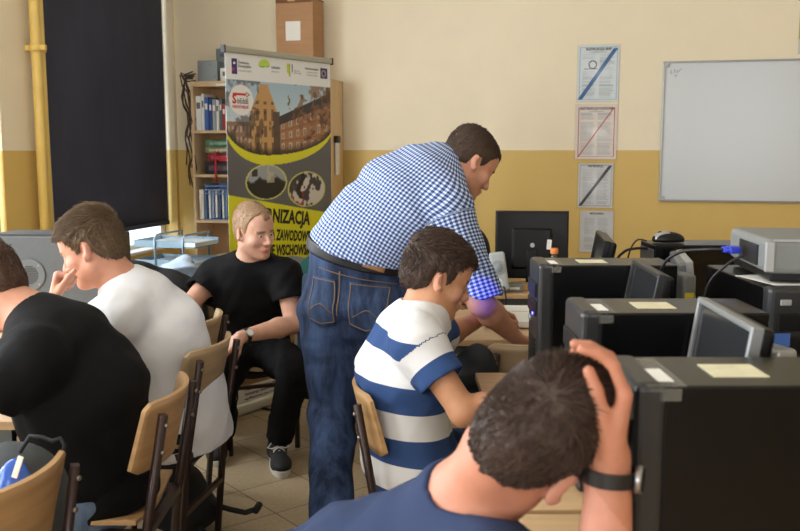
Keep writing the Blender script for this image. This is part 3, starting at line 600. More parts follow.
# ------------------------------------------------------------------ whiteboard, notices, poster
wb = thing('whiteboard', 'large blank grey-white whiteboard mounted on the yellow wall', 'whiteboard', room(3.53, .012, 1.11), -PHI)
MB().box((.9, 0, .455), (1.8, .014, .91)).build('board', mat('board_white', rgb(200, 205, 208), .22, spec=.5), wb)
f = MB()
for zz in (0.004, .906): f.box((.9, -.005, zz), (1.81, .024, .012), None, .002)
for xx in (.004, 1.796): f.box((xx, -.005, .455), (.012, .024, .91), None, .002)
f.build('frame', mat('alu', rgb(140, 142, 140), .35, .8), wb)
for xx in (.02, 1.78):
    for zz in (.02, .89): MB().box((xx, -.012, zz), (.03, .014, .03), None, .004).build('frame_corner', mat('corner_grey', rgb(175, 176, 176), .5), wb)
K = MB(); INK = mat('ink_black', rgb(25, 25, 28), .6)
for st in ([(.045, .858), (.045, .835), (.055, .835)], [(.075, .858), (.063, .856), (.075, .845), (.064, .836)], [(.085, .836), (.088, .858), (.096, .845), (.104, .862), (.112, .862)], [(.07, .826), (.076, .812), (.084, .828)]):
    K.tube([(x, -.0085, z) for x, z in st], .0016, 5)
K.build('marker_scribble', INK, wb)
PRINT = attr_mat('print', 'col', .45); 
def lerp(a, b, m): return a*(1-m[..., None])+np.asarray(b)*m[..., None]
def notice(name, label, a, z0, w_, h_, edge, bar, barw, tint, title, sub, seed, group=None, pic=False, rim=.010):
    t = thing(name, label, 'notice', room(a, .006, z0), -PHI, group); r = np.random.RandomState(seed); rows = r.rand(400); rows2 = r.rand(400)
    def fn(u, v):
        C = np.ones(u.shape+(3,))*np.array(tint); cx = np.abs(u-w_/2); cy = np.abs(v-h_/2); ed = np.maximum(cx-w_/2, cy-h_/2)
        li = np.floor(v/.0055).astype(int) % 400; body = (ed < -rim-.012) & (v < h_*.86)
        colm = np.where(u < w_/2, (u-.03)/(w_/2-.035), (u-w_/2-.008)/(w_/2-.035)); ink = body & (np.abs(u-w_/2) > .006) & (colm > 0) & (colm < .70+.3*np.where(u < w_/2, rows[li], rows2[li])) & ((v/.0055) % 1 < .55) & (rows[(li*7+3) % 400] > .12)
        if pic: ink &= ~((u < w_*.48) & (v > h_*.55) & (v < h_*.76))
        C = lerp(C, (.62, .66, .69), ink*.75)
        if pic:
            d = np.hypot(u-w_*.36, (v-h_*.66)); C = lerp(C, (.3, .32, .35), (np.abs(d-.025) < .004)*1.0); C = lerp(C, (.3, .32, .35), ((np.abs(v-h_*.58) < .003) & (np.abs(u-w_*.32) < .045))*1.0)
        fr = (ed > -rim-.004) & (ed < -rim)
        if edge is not None: C = lerp(C, edge, fr*.9)
        p = ((u-w_*.07)*(h_*.89)-(v-h_*.04)*(w_*.83))/math.hypot(w_*.83, h_*.89); C = lerp(C, bar, ((np.abs(p) < barw) & (v > h_*.035) & (v < h_*.945))*1.0)
        return C
    painted_sheet('printed_sheet', w_, h_, 96, 140, fn, PRINT, t, .002)
    M = Matrix.Translation((w_/2, -.0012, h_*.915)) @ XZ
    text_obj('title_lettering', title, h_*.062, M, INK, t, align='CENTER', bold=.0006, sx=.95)
    if sub: text_obj('subtitle_lettering', sub, h_*.030, Matrix.Translation((w_/2, -.0012, h_*.875)) @ XZ, INK, t, align='CENTER', sx=.9)
    s = MB()
    s.slab(lambda u, v: (Vector((-.008+u*(w_+.016), -.0024-.002*math.sin(u*7+v*3)*0, -.008+v*(h_+.016))), Vector((0, -1, 0))), 1, 1, .0006); s.build('clear_sleeve', CLEAR, t); return t
def clear_mat():
    m = bpy.data.materials.new('clear_plastic'); m.use_nodes = True; nt = m.node_tree; nt.nodes.clear(); o = nd(nt, 'ShaderNodeOutputMaterial'); t = nd(nt, 'ShaderNodeBsdfTransparent'); g = nd(nt, 'ShaderNodeBsdfGlossy', i_Roughness=.35); x = nd(nt, 'ShaderNodeMixShader', i_0=.05)
    nt.links.new(t.outputs[0], x.inputs[1]); nt.links.new(g.outputs[0], x.inputs[2]); nt.links.new(x.outputs[0], o.inputs[0]); return m
CLEAR = clear_mat()
notice('wall_notice', 'notice with blue border and thick blue diagonal bar, topmost of the column', 2.975, 1.772, .268, .366, (.55, .72, .85), (.13, .38, .60), .0125, (.86, .90, .92), 'INSTRUKCJA BHP', 'przy obsłudze komputera', 1, pic=True)
notice('wall_notice', 'notice with red border and thin red diagonal line', 2.97, 1.385, .272, .362, (.70, .18, .17), (.70, .18, .17), .0035, (.90, .86, .83), 'INSTRUKCJA OGÓLNA', 'pracowni komputerowej', 2, rim=.016)
notice('wall_notice', 'grey notice in a plastic sleeve with a black diagonal bar', 2.995, 1.057, .232, .300, (.45, .47, .48), (.16, .19, .24), .0095, (.82, .83, .84), 'INSTRUKCJA', '', 3)
notice('wall_notice', 'plain grey notice hanging lowest in the column, behind the small monitor', 3.015, .75, .222, .285, None, (.80, .81, .82), .0001, (.80, .81, .82), 'REGULAMIN', '', 4)
pt_ = thing('wall_poster', 'yellow-green poster cut off by the photo edge above the whiteboard', 'poster', room(4.345, .006, 2.05), -PHI)
painted_sheet('printed_sheet', .42, .6, 40, 60, lambda u, v: lerp(lerp(np.ones(u.shape+(3,))*np.array((.78, .77, .72)), (.66, .66, .30), ((v > .09))*1.), (.12, .15, .14), ((v > .05) & (v < .085) & (u > .025))*1.), PRINT, pt_)
# ------------------------------------------------------------------ roll-up banner
be = Vector((.577, .8165, 0)); BROT = math.atan2(be.y, be.x)
bn = thing('rollup_banner', 'grey and yellow roll-up banner with a school photo, standing by the bookshelf', 'banner', (-.915, 4.759, 0), BROT)
BW = .85
def banner_art(u, v):
    z = v+.065; r = np.random.RandomState(5); C = np.ones(u.shape+(3,))*np.array((.385, .385, .395))
    q = u/BW
    def N2(fx, fy, s):
        rr = np.random.RandomState(s); a = 0; amp = 1
        for k in range(3):
            G = rr.rand(90, 150)*2-1; x = u*fx*.22*2**k; y = v*fy*.22*2**k; x0 = x.astype(int) % 88; y0 = y.astype(int) % 148; fx_ = x-np.floor(x); fy_ = y-np.floor(y); fx_ = fx_*fx_*(3-2*fx_); fy_ = fy_*fy_*(3-2*fy_)
            a = a+amp*((G[x0, y0]*(1-fx_)+G[x0+1, y0]*fx_)*(1-fy_)+(G[x0, y0+1]*(1-fx_)+G[x0+1, y0+1]*fx_)*fy_); amp *= .6
        return a
    # photo of a brick building under trees, cut off by the curved band
    arc_in = 1.595-.175*np.sqrt(np.clip(1-((q-.36)/np.where(q < .36, .38, .66))**2, 0, 1)); arc_out = 1.595-.228*np.sqrt(np.clip(1-((q-.36)/np.where(q < .36, .385, .665))**2, 0, 1))
    ph = (z > arc_in) & (z < 1.818)
    P = lerp(np.ones(u.shape+(3,))*np.array((.66, .78, .86)), (.82, .88, .92), np.clip((1.80-z)/.25, 0, 1))
    roof = (z < 1.62+.17*np.clip((u-.36)/.5, 0, 1)) & (u > .36); P = lerp(P, (.24, .22, .23), roof*1.)
    wing = (z < 1.585+.13*np.clip((u-.40)/.45, 0, 1)) & (u > .36); wz = (z-1.44)/(.155+.13*np.clip((u-.4)/.45, 0, 1))
    P = lerp(P, (.66, .47, .33), wing*1.); wx = ((u-.40)/.062) % 1; wy = (wz*2.9) % 1
    P = lerp(P, (.80, .77, .72), (wing & (np.abs(wx-.5) < .2) & (wy > .25) & (wy < .8))*1.); P = lerp(P, (.40, .28, .22), (wing & (np.abs(wx-.5) < .13) & (wy > .3) & (wy < .7))*.55)
    P = lerp(P, (.52, .36, .26), (wing & (wy < .1))*.7)
    gab = (np.abs(u-.285) < .035+.10*np.clip((1.79-z)/.20, 0, .85)) & (z < 1.805) & (u < .40); P = lerp(P, (.78, .61, .40), gab*1.); P = lerp(P, (.40, .29, .22), (gab & (np.abs(((u-.2)/.06) % 1-.5) < .18) & (((z-1.40)/.09) % 1 > .3) & (z < 1.71))*.8)
    P = lerp(P, (.30, .24, .22), ((u > .355) & (u < .405) & (z < 1.66))*.85)
    lw = (u < .17) & (z < 1.60); P = lerp(P, (.60, .47, .38), lw*1.); P = lerp(P, (.80, .76, .72), (lw & (np.abs((u/.03) % 1-.5) < .22) & (((z-1.3)/.055) % 1 > .4))*.8)
    t1 = np.clip((N2(95, 80, 1)+.15-1.6*np.clip(u-.05, 0, 1)-0.4*np.clip(1.62-z, 0, 1))*4, 0, 1)*(u < .28); P = lerp(P, (.25, .22, .22), t1*.55); P = lerp(P, (.62, .62, .70), np.clip(N2(150, 140, 9)*3-1, 0, 1)*(u < .18)*(z > 1.66)*.6)
    t2 = np.clip((N2(100, 90, 2)+1.9*(q-.86)+.55*np.clip(z-1.62, -.1, .1)*6)*5, 0, 1)*(q > .55)*(z < 1.815); P = lerp(P, (.55, .38, .27), t2*.7); P = lerp(P, (.32, .21, .15), t2*np.clip(N2(160, 150, 4)*3, 0, 1)*.7)
    tr = np.clip((N2(120, 60, 6)-.1-8*np.abs(u-.245)+.9*np.clip(1.62-z, 0, .2)*3)*5, 0, 1); P = lerp(P, (.22, .17, .14), tr*.55*(z < 1.66))
    P = lerp(P, (.13, .10, .09), np.clip((arc_in+.045-z)/.045, 0, 1)*.8)
    C = np.where(ph[..., None], P, C)
    C = lerp(C, (.87, .86, .17), ((z <= arc_in) & (z > arc_out) & (q > .0))*1.)
    C = lerp(C, (.92, .93, .94), (z >= 1.818)*1.)
    # logos in the white header
    def disc(cx, cz, r_): return np.hypot(u-cx, z-cz) < r_
    C = lerp(C, (.22, .18, .45), ((np.abs(u-.068) < .020) & (np.abs(z-1.885) < .040))*1.); C = lerp(C, (.75, .20, .35), ((np.abs(u-.058) < .010) & (np.abs(z-1.868) < .008))*1.); C = lerp(C, (.95, .95, .95), disc(.066, 1.902, .007)*1.)
    lf = (np.abs(z-1.897-.02*np.sin((u-.22)*20)) < .022*np.sqrt(np.clip(1-((u-.290)/.046)**2, 0, 1))); C = lerp(C, (.45, .72, .25), lf*1.); C = lerp(C, (.95, .95, .4), (lf & (z > 1.902))*.6); C = lerp(C, (.15, .35, .2), (lf & (np.abs(z-1.885-(u-.29)*.4) < .004))*1.)
    sh_ = (np.abs(u-.495) < .024*np.clip((z-1.855)/.03, 0, 1)) & (z < 1.93) & (z > 1.855); C = lerp(C, (.80, .83, .25), sh_*1.); C = lerp(C, (.12, .25, .45), (sh_ & (u > .495))*1.); C = lerp(C, (.95, .95, .95), (sh_ & (np.abs(u-.505) < .006))*1.)
    C = lerp(C, (.16, .17, .45), ((np.abs(u-.790) < .032) & (np.abs(z-1.893) < .030))*1.)
    for k in range(12): C = lerp(C, (.95, .85, .2), disc(.790+.017*math.cos(k*.5236), 1.893+.017*math.sin(k*.5236), .0032)*1.)
    for (x0, zz, L) in ((.095, 1.905, .085), (.095, 1.888, .10), (.095, 1.866, .10), (.345, 1.897, .07), (.345, 1.878, .06), (.530, 1.893, .05), (.530, 1.880, .06), (.625, 1.912, .12), (.640, 1.893, .10), (.640, 1.878, .10)):
        C = lerp(C, (.62, .63, .66), ((u > x0) & (u < x0+L) & (np.abs(z-zz) < .0042) & (((u-x0)/.011) % 1 < .72))*.7)
    # white round badge
    C = lerp(C, (.93, .92, .92), (np.hypot((u-.112), (z-1.712)*1.12) < .089)*1.)
    C = lerp(C, (.80, .16, .18), ((np.abs(z-1.742) < .0045) & (u > .05) & (u < .150))*1.); C = lerp(C, (.45, .40, .42), ((np.abs(np.abs(z-1.742)+(u-.16)*.5-.007) < .003) & (u > .145) & (u < .178))*1.)
    # two round photos
    for (cx, cz, rx, rz, s) in ((.293, 1.273, .165, .098, 11), (.628, 1.222, .165, .103, 12)):
        e = np.hypot((u-cx)/rx, (z-cz)/rz); C = lerp(C, (.80, .80, .45), (e < 1)*1.); nn = N2(75, 70, s); nn2 = N2(120, 120, s+30)
        if s == 11: Pp = lerp(np.ones(u.shape+(3,))*np.array((.62, .64, .66)), (.14, .13, .13), np.clip((1.290-z)*60+nn*1.2+.3, 0, 1)); Pp = lerp(Pp, (.18, .18, .2), ((np.abs(u-.20) < .022) & (np.abs(z-1.325) < .02))*1.); Pp = lerp(Pp, (.75, .72, .60), ((np.abs(u-.325) < .03) & (z > 1.27) & (nn2 > -.1))*.8)
        else: Pp = lerp(np.ones(u.shape+(3,))*np.array((.82, .80, .78)), (.25, .23, .24), np.clip(nn*5+.2, 0, 1)); Pp = lerp(Pp, (.60, .14, .14), ((u < .60) & (z < 1.215) & (nn2 > -.25))*.8); Pp = lerp(Pp, (.08, .08, .09), ((np.abs(u-.575-.02*np.sin(z*40)) < .018) & (z > 1.17))*.9)
        C = np.where((e < .93)[..., None], Pp, C)
    # slanted yellow field, teal wave and a lower photo
    yt = 1.214-.172*u; yb = .80-.045*np.cos(u*7.0)
    C = np.where(((z < yt) & (z >= yb))[..., None], np.array((.90, .89, .16)), C)
    low = z < yb; Lp = lerp(np.ones(u.shape+(3,))*np.array((.58, .63, .66)), (.62, .50, .36), (z < .42)*1.); Lp = lerp(Lp, (.30, .26, .24), (N2(30, 20, 21) > .25)*(z < .45)*.8); Lp = lerp(Lp, (.75, .76, .76), ((z < .40) & (z > .28) & ((u/.09) % 1 > .55))*.8)
    Lp = lerp(Lp, (.47, .38, .28), ((z < .24) & (z > .165))*.5)
    C = np.where(low[..., None], Lp, C); e = np.hypot((u-.70)/.16, (z-.75)/.085); C = lerp(C, (.22, .62, .66), (e < 1)*1.)
    C = lerp(C, (.93, .93, .92), (z < .158)*1.)
    return C
painted_sheet('banner_sheet', BW, 1.89, 212, 470, banner_art, attr_mat('banner_print', 'col', .38), bn, .0015, (0, -.012, .065))
b = MB(); b.box((BW/2, -.012, 1.968), (BW+.012, .026, .032), None, .006); b.build('top_rail', mat('rail_alu', rgb(176, 178, 170), .35, .6), bn)
for x in (-.010, BW+.010): MB().box((x, -.012, 1.968), (.010, .030, .040), None, .003).build('rail_end_cap', mat('cap_black', rgb(22, 22, 24), .5), bn)
b = MB(); b.box((BW/2, .03, .035), (BW+.02, .11, .066), None, .02, 3); b.build('base_cassette', mat('cassette_silver', rgb(205, 206, 200), .35, .3), bn)
b = MB(); b.tube([(BW/2, .05, .06), (BW/2, .02, 1.95)], .008, 8); b.build('support_pole', mat('alu', (.4, .4, .4)), bn)
b = MB()
for x in (.22, .62): b.box((x, 0, .008), (.02, .42, .008), None, .002)
b.build('foot', mat('foot_dark', rgb(50, 50, 52), .5, .5), bn)
BLK = mat('print_black', rgb(28, 27, 24), .5); RED = mat('print_red', rgb(200, 40, 45), .5); GRY = mat('print_grey', rgb(110, 108, 112), .5)
def btext(s, u, z, size, m, slope=0.0, sx=1.0, bold=.0012): text_obj('banner_lettering', s, size, Matrix.Translation((u, -.0132, z)) @ Matrix.Rotation(-slope, 4, 'Y').inverted() @ XZ, m, bn, .0003, bold, sx)
btext('MODERNIZACJA', .055, 1.082, .105, BLK, .115, .76, .0040)
btext('KSZTAŁCENIA ZAWODOWEGO', .055, .981, .083, BLK, .11, .55, .0034)
btext('W POWIECIE WSCHOWSKIM', .055, .885, .083, BLK, .08, .59, .0034)
btext('S', .044, 1.694, .066, RED, 0, 1, .002); btext('biEdziE', .080, 1.694, .040, GRY, 0, .72, .0004); btext('WARTO BYĆ WIEDZIEĆ', .045, 1.668, .022, RED, 0, .5, .0002)
btext('Fundusze', .094, 1.901, .022, GRY, 0, .9, 0); btext('Europejskie', .094, 1.882, .022, GRY, 0, .9, 0); btext('Lubuskie', .345, 1.893, .022, mat('print_blue', rgb(60, 100, 160), .5), 0, .9, 0); btext('Unia Europejska', .628, 1.907, .019, GRY, 0, .9, 0)
for k, s in enumerate(('Projekt realizowany jest w ramach Programu', 'Operacyjnego Lubuskie na lata, Regionalny', 'współfinansowany przez środki unijne')): btext(s, .085, .132-.026*k, .022, mat('print_navy', rgb(40, 50, 100), .5), 0, .9, .0002)
# ------------------------------------------------------------------ desks
def wood(name, c1, c2, rough=.45, sc=(1, 14, 14)):
    m = mat(name, c1, rough, nscale=3.0, namt=.10, bump=.05, bscale=60, stretch=sc); return m
DESKTOP = wood('desk_wood', rgb(200, 165, 122), None, .35); DARKTUBE = mat('tube_brown', rgb(52, 34, 30), .38, .15); PLY = mat('plywood', rgb(178, 140, 95), .42, nscale=2.5, namt=.16, bump=.06, bscale=70, stretch=(1.5, 1.5, 16)); PLYPALE = mat('plywood_pale', rgb(170, 144, 108), .45, nscale=2.5, namt=.14, bump=.06, bscale=70, stretch=(1.5, 1.5, 16))
GREYTUBE = mat('tube_grey', rgb(92, 98, 98), .4, .3)
def desk(label, x0, x1, y0, y1, z=.735, rot=0, panel=None, tube=GREYTUBE, group=None, top=DESKTOP):
    cx, cy = (x0+x1)/2, (y0+y1)/2; W, D = x1-x0, y1-y0; t = thing('desk', label, 'desk', (cx, cy, 0), rot, group)
    MB().box((0, 0, z-.012), (W, D, .024), None, .003).build('desk_top', top, t)
    for sx in (1, -1):
        for sy in (1, -1): MB().bar((sx*(W/2-.05), sy*(D/2-.05), 0), (sx*(W/2-.05), sy*(D/2-.05), z-.024), .03, .03).build('leg', tube, t)
    f = MB()
    for sx in (1, -1): f.bar((sx*(W/2-.05), -D/2+.05, z-.045), (sx*(W/2-.05), D/2-.05, z-.045), .028, .036)
    for sy in (1, -1): f.bar((-W/2+.05, sy*(D/2-.05), z-.045), (W/2-.05, sy*(D/2-.05), z-.045), .028, .036)
    f.build('frame', tube, t)
    for sx in (1, -1): MB().bar((sx*(W/2-.05), -D/2+.05, .22), (sx*(W/2-.05), D/2-.05, .22), .024, .024).build('stretcher', tube, t)
    if panel:
        side = panel; p = MB()
        if side == 'x-': p.box((-W/2+.075, 0, z-.20), (.018, D-.12, .34))
        if side == 'x+': p.box((W/2-.075, 0, z-.20), (.018, D-.12, .34))
        if side == 'y-': p.box((0, -D/2+.075, z-.20), (W-.12, .018, .34))
        p.build('modesty_panel', top, t)
    return t
desk('wooden desk with grey frame in front of the man in the black tee, left side', -1.74, -1.02, 2.33, 3.80)
desk('wooden desk in the window corner under the letter trays', -1.78, -1.03, 4.20, 4.98, panel='x+')
desk('wooden desk under the nearest black computer tower', .235, .80, .62, 1.72)
desk('wooden desk in the right row beside the boy in the striped shirt', .245, .80, 1.74, 2.86)
desk('wooden desk where the man in the checked shirt leans and the spiral pad lies', .12, .66, 3.36, 4.02)
desk('wooden desk under the small dark monitor in front of the plain notice', .665, .80, 2.90, 4.02)
desk('wooden desk along the back under the large black monitor and the speaker', .02, 1.45, 4.44, 5.10, panel='y-')
desk('wooden desk on the far right carrying the projector and two towers', .81, 1.60, 1.36, 3.60)
# ------------------------------------------------------------------ school chairs
def chair_proto(name='school_chair', ply=PLY):
    t = thing(name, 'proto', 'chair'); 
    # moulded plywood seat and back
    MB().slab(lambda u, v: (Vector(((u-.5)*.39, -.185+v*.39, .452+.010*math.cos((u-.5)*math.pi*2)*-1+.012*(abs(u-.5)*2)**2-(.03*(max(0, v-.82)/.18)**2))), Vector((0, 0, 1))), 14, 14, .011).build('seat', ply, t)
    def bk(u, v):
        x = (u-.5)*.385; rr = 0.0
        z = .600+v*.195; cx = abs(u-.5)*2
        e = max(0, cx-.86)/.14; z = .6975+(z-.6975)*(1-.16*e*e); y = -.232-.045*v+.060*cx**2
        return Vector((x, y, z)), Vector((-.55*(u-.5), 1, .2)).normalized()
    MB().slab(bk, 20, 8, .012).build('backrest', ply, t)
    for sx in (1, -1):
        MB().tube([(sx*.172, -.165, 0), (sx*.172, -.205, .43), (sx*.172, -.262, .765)], .0135, 4).build('rear_leg', DARKTUBE, t)
        MB().tube([(sx*.165, .170, 0), (sx*.165, .150, .440)], .0135, 4).build('front_leg', DARKTUBE, t)
    f = MB()
    for sx in (1, -1): f.bar((sx*.168, -.205, .432), (sx*.165, .152, .432), .022, .022)
    f.bar((-.165, .145, .432), (.165, .145, .432), .022, .022).bar((-.17, -.205, .432), (.17, -.205, .432), .022, .022).bar((-.16, .14, .432), (.16, .14, .432), .018, .018); f.build('seat_frame', DARKTUBE, t); MB().bar((-.17, -.187, .23), (.17, -.187, .23), .018, .018).build('stretcher', DARKTUBE, t)
    for sx in (1, -1):
        for z in (.66, .735): MB().cyl((sx*.172, -.222-(z-.43)*.17, z), (sx*.172, -.213-(z-.43)*.17, z), .006, 10).build('bolt', mat('bolt_steel', rgb(150, 140, 130), .35, .8), t)
    return t
CH = chair_proto(); CH2 = None
R90 = math.pi/2
def chair(label, x, y, facing, first=[True], ply=None, sc=1.0):
    o = CH if first[0] else copy_tree(CH); first[0] = False; o.scale = (sc, sc, sc); place(o, (x, y, 0), facing-R90); o['label'] = label; o['group'] = 'school chairs'
    if ply:
        for k in o.children:
            if k.name.startswith(('seat.', 'backrest', 'seat')) and not k.name.startswith('seat_frame'): k.data = k.data.copy(); k.data.materials[0] = ply
    return o
D2R = math.radians
chair('plywood school chair in the near left corner with bags on its seat', -1.02, 1.83, D2R(163))
chair('plywood school chair under the black tee man whose back is turned', -.885, 2.47, D2R(180))
chair('pale plywood school chair under the man in the white tee', -.885, 3.11, D2R(170), ply=PLYPALE)
chair('empty plywood school chair beyond the man in white, only its back top showing', -1.0, 3.555, D2R(177), ply=PLYPALE)
chair('plywood school chair under the seated man wearing black and a white watch', -.72, 4.37, D2R(-68), ply=PLYPALE)
chair('orange plywood school chair under the boy in the striped shirt', .120, 2.70, D2R(1), sc=.945)
chair('empty plywood school chair beyond the striped boy, a dark backpack on its back', .47, 3.27, D2R(96), ply=PLYPALE)
chair('school chair under the man in the navy tee holding his head', -.19, 1.33, D2R(20))
# ------------------------------------------------------------------ computers
BLACK = mat('case_black', rgb(9, 9, 10), .36, nscale=40, namt=.15, spec=.35); CASETOP = mat('case_painted', rgb(7, 7, 8), .27, bump=.04, bscale=300, spec=.28); DGREY = mat('bezel_grey', rgb(42, 43, 44), .36, .1); SILVER = mat('silver_plastic', rgb(168, 170, 170), .32, .35); LGREY = mat('light_grey_plastic', rgb(122, 125, 124), .45)
TAPE = mat('clear_tape', rgb(190, 190, 180), .2, alpha=.13); PAPERL = mat('paper_label', rgb(232, 230, 222), .7); CREAM = mat('label_cream', rgb(218, 212, 178), .7, nscale=30, namt=.08)
def tower(label, x, y, rot=0, L=.45, W=.185, H=.388, z=.735, tape=True, sticker=.085, led=True, group='black computer towers'):
    """front faces local -x; long side along x"""
    t = thing('computer_tower', label, 'computer', (x, y, z), rot, group)
    MB().box((L/2+.02, 0, H/2+.008), (L-.04, W, H-.012), None, .004).build('case', CASETOP, t)
    f = MB().box((.022, 0, H/2+.006), (.046, W+.004, H), None, .012, 3); fr = f.build('front_bezel', DGREY, t)
    d = MB()
    for k in range(2): d.box((-.003, 0, H-.075-.055*k), (.008, W*.80, .042), None, .003)
    d.build('drive_bay', BLACK, t)
    p = MB().lathe([(.004, 0), (.011, 0), (.011, .006), (.004, .006)], (-.006, 0, 0), 20, Matrix.Rotation(R90, 3, 'Y')); bt = p.build('power_button', SILVER, t); bt.location = (0, W*.25, H*.55)
    ft = MB()
    for sx in (.06, L-.06):
        for sy in (1, -1): ft.box((sx, sy*(W/2-.03), .004), (.03, .03, .010))
    ft.build('rubber_foot', BLACK, t)
    v = MB()
    for k in range(9): v.box((-.001, 0, .05+.014*k), (.005, W*.55, .006))
    v.build('front_vent', BLACK, t)
    bk = MB().box((L+.001, 0, H/2), (.004, W*.9, H*.92)); 
    for k in range(5): bk.box((L+.004, .02, .06+.03*k), (.004, W*.5, .012))
    bk.build('rear_panel', mat('rear_steel', rgb(120, 122, 122), .4, .6), t)
    if tape:
        MB().box((.042, -W*.08, H+.0040), (.056, W*.92, .0012)).box((.042, -W/2-.0012, H-.010), (.045, .0012, .018)).build('sticky_tape', TAPE, t)
        MB().box((.045, -W*.22, H+.0052), (.026, W*.40, .001)).build('paper_label', PAPERL, t)
    if sticker: MB().box((.13+sticker*.45, -.005, H+.0030), (.082, W*.42, .0012)).build('top_sticker', CREAM, t)
    if led:
        l = MB().box((-.0065, -W*.18, H*.62), (.004, .010, .006)); l.build('power_light', mat('blue_led', rgb(40, 40, 255), .3, emit=((.05, .06, 1), 18)), t)
    return t
tower('nearest black computer tower with taped paper label, beside the propped head', .335, 1.335, 0, W=.185)
tower('black computer tower second from the front, taped label at its corner', .372, 1.905, 0, L=.385)
t3 = tower('black computer tower with a blue light, third in the right row', .400, 2.66, 0, L=.40)
tower('black tower with a mouse on it, rear ports turned left, below the whiteboard', 1.335, 3.20, math.pi, tape=False, sticker=0)
t5 = tower('black tower under the grey projector, front towards the camera', .950, 2.05, D2R(90), W=.19, L=.44, tape=False, sticker=0, led=False, H=.400)
MB().box((-.008, .062, .372), (.004, .026, .014), None, .002).build('badge', SILVER, t5); MB().box((-.008, .068, .285), (.002, .04, .030)).build('blue_sticker', mat('sticker_blue', rgb(70, 110, 190), .4), t5)
# blue power light of the third tower shines on the checked sleeve
bl = bpy.data.lights.new('power_light_glow', 'SPOT'); bl.energy = 9.0; bl.color = (.02, .03, 1); bl.spot_size = D2R(21); bl.spot_blend = .6; bl.shadow_soft_size = .004
bo = bpy.data.objects.new('power_light_glow', bl); COL.objects.link(bo); bo.location = (.366, 2.64, .978); bo.rotation_euler = (px(478, 297, 3.12)-Vector(bo.location)).to_track_quat('-Z', 'Y').to_euler()
# silver tower side-on at the left, by the pipes
st = thing('computer_tower', 'silver grey computer tower with a round fan grille, left of the man in white', 'computer', (-1.60, 3.60, .735), D2R(-2)); H = .385
CS = mat('case_silver', rgb(94, 99, 102), .42, .35, nscale=30, namt=.04); 
MB().box((.24, 0, H/2), (.46, .19, H), None, .006).build('case', CS, st)
g = MB()
for k in range(3): g.lathe([(.060-.0*k, -.001), (.063, -.001), (.063, .003), (.060, .003)], (.15, -.0965, H*.60), 40, Matrix.Rotation(R90, 3, 'X')) if k == 0 else None
g.lathe([(.002, -.0006), (.045, -.0006), (.045, .0018), (.002, .0018)], (.15, -.0965, H*.60), 40, Matrix.Rotation(R90, 3, 'X')); g.build('fan_recess', mat('grille_grey', rgb(105, 110, 112), .5, .4), st)
g = MB()
for i in range(-5, 6):
    for j in range(-5, 6):
        x, z = i*.0075+(j % 2)*.00375, j*.0066
        if math.hypot(x, z) < .036: g.cyl((.15+x, -.0978, H*.60+z), (.15+x, -.0996, H*.60+z), .0030, 8)
g.build('fan_grille', BLACK, st)
for k in range(4):
    a = math.pi/4+k*R90; MB().cyl((.15+.053*math.cos(a), -.0975, H*.60+.053*math.sin(a)), (.15+.053*math.cos(a), -.1005, H*.60+.053*math.sin(a)), .004, 10).build('fan_screw', mat('bolt_steel', (.3, .3, .3)), st)
MB().lathe([(.024, 0), (.026, 0), (.026, .002), (.024, .002)], (.055, -.0955, H*.43), 30, Matrix.Rotation(R90, 3, 'X')).build('side_knockout', mat('grille_grey', (.2, .2, .2)), st)
MB().box((.475, 0, H/2), (.03, .195, H+.006), None, .008).build('front_bezel', DGREY, st); MB().box((.24, .0, H+.004), (.45, .186, .006)).build('top_cover', mat('cover_dark', rgb(62, 66, 70), .45), st)
# ------------------------------------------------------------------ monitors: screen faces local +y
def monitor(label, x, y, facing, w_=.38, h_=.31, ztop=1.155, z=.735, frame=SILVER, tilt=8, body=DGREY, group='flat monitors', sticker=None, depth=.055, lcd=True):
    t = thing('monitor', label, 'monitor', (x, y, z), facing-R90, group); zc = ztop-z-h_/2; R = Matrix.Rotation(D2R(tilt), 3, 'X'); C = Vector((0, .02, zc))
    def at(p): return C+R @ Vector(p)
    MB().box(at((0, -.006, 0)), (w_-.004, depth*.55, h_-.004), R, .010, 3).build('back_shell', body, t)
    f = MB(); bz = .012
    for sx in (1, -1): f.box(at((sx*(w_/2-bz/2), .012, 0)), (bz, .022, h_), R, .003)
    for sz in (1, -1): f.box(at((0, .012, sz*(h_/2-bz/2))), (w_-bz*1.5, .022, bz), R, .003)
    f.build('bezel', frame, t)
    MB().box(at((0, .012, 0)), (w_-2*bz+.002, .008, h_-2*bz+.002), R).build('screen', mat('screen_dark', rgb(40, 42, 44), .18, spec=.5), t)
    MB().box(at((0, -.03, -.02)), (w_*.55, .04, h_*.6), R, .015, 3).build('back_bulge', body, t)
    MB().bar((0, -.035, .02), (0, -.022, zc-.02), .06, .03, (0, 1, 0), .006).build('stand_neck', body, t)
    MB().lathe([(.11, 0), (.115, .006), (.10, .016), (.03, .022)], (0, -.02, .0005), 32).build('stand_base', body, t)
    if sticker: MB().box(at((-w_/2-.0008, .010, h_*.10)), (.0012, .018, .062), R).build('barcode_label', PAPERL, t)
    return t
monitor('silver framed monitor with dark screen between the two nearest towers', .62, 1.645, D2R(178), frame=mat('silver_dark', rgb(138, 140, 140), .34, .35), body=BLACK, w_=.315, ztop=1.160)
monitor('dark grey monitor with white barcode label between second and third tower', .675, 2.405, D2R(178), frame=DGREY, body=BLACK, sticker=True, w_=.31, ztop=1.142, tilt=10)
monitor('small dark monitor below the lowest notice, over the third tower', .735, 3.22, D2R(172), frame=BLACK, body=BLACK, w_=.40, ztop=1.148, tilt=10)
monitor('silver grey monitor seen from behind, left of the projector', .905, 2.90, D2R(-12), frame=SILVER, body=mat('silver_back', rgb(112, 114, 114), .38, .3), w_=.34, ztop=1.115, tilt=6)
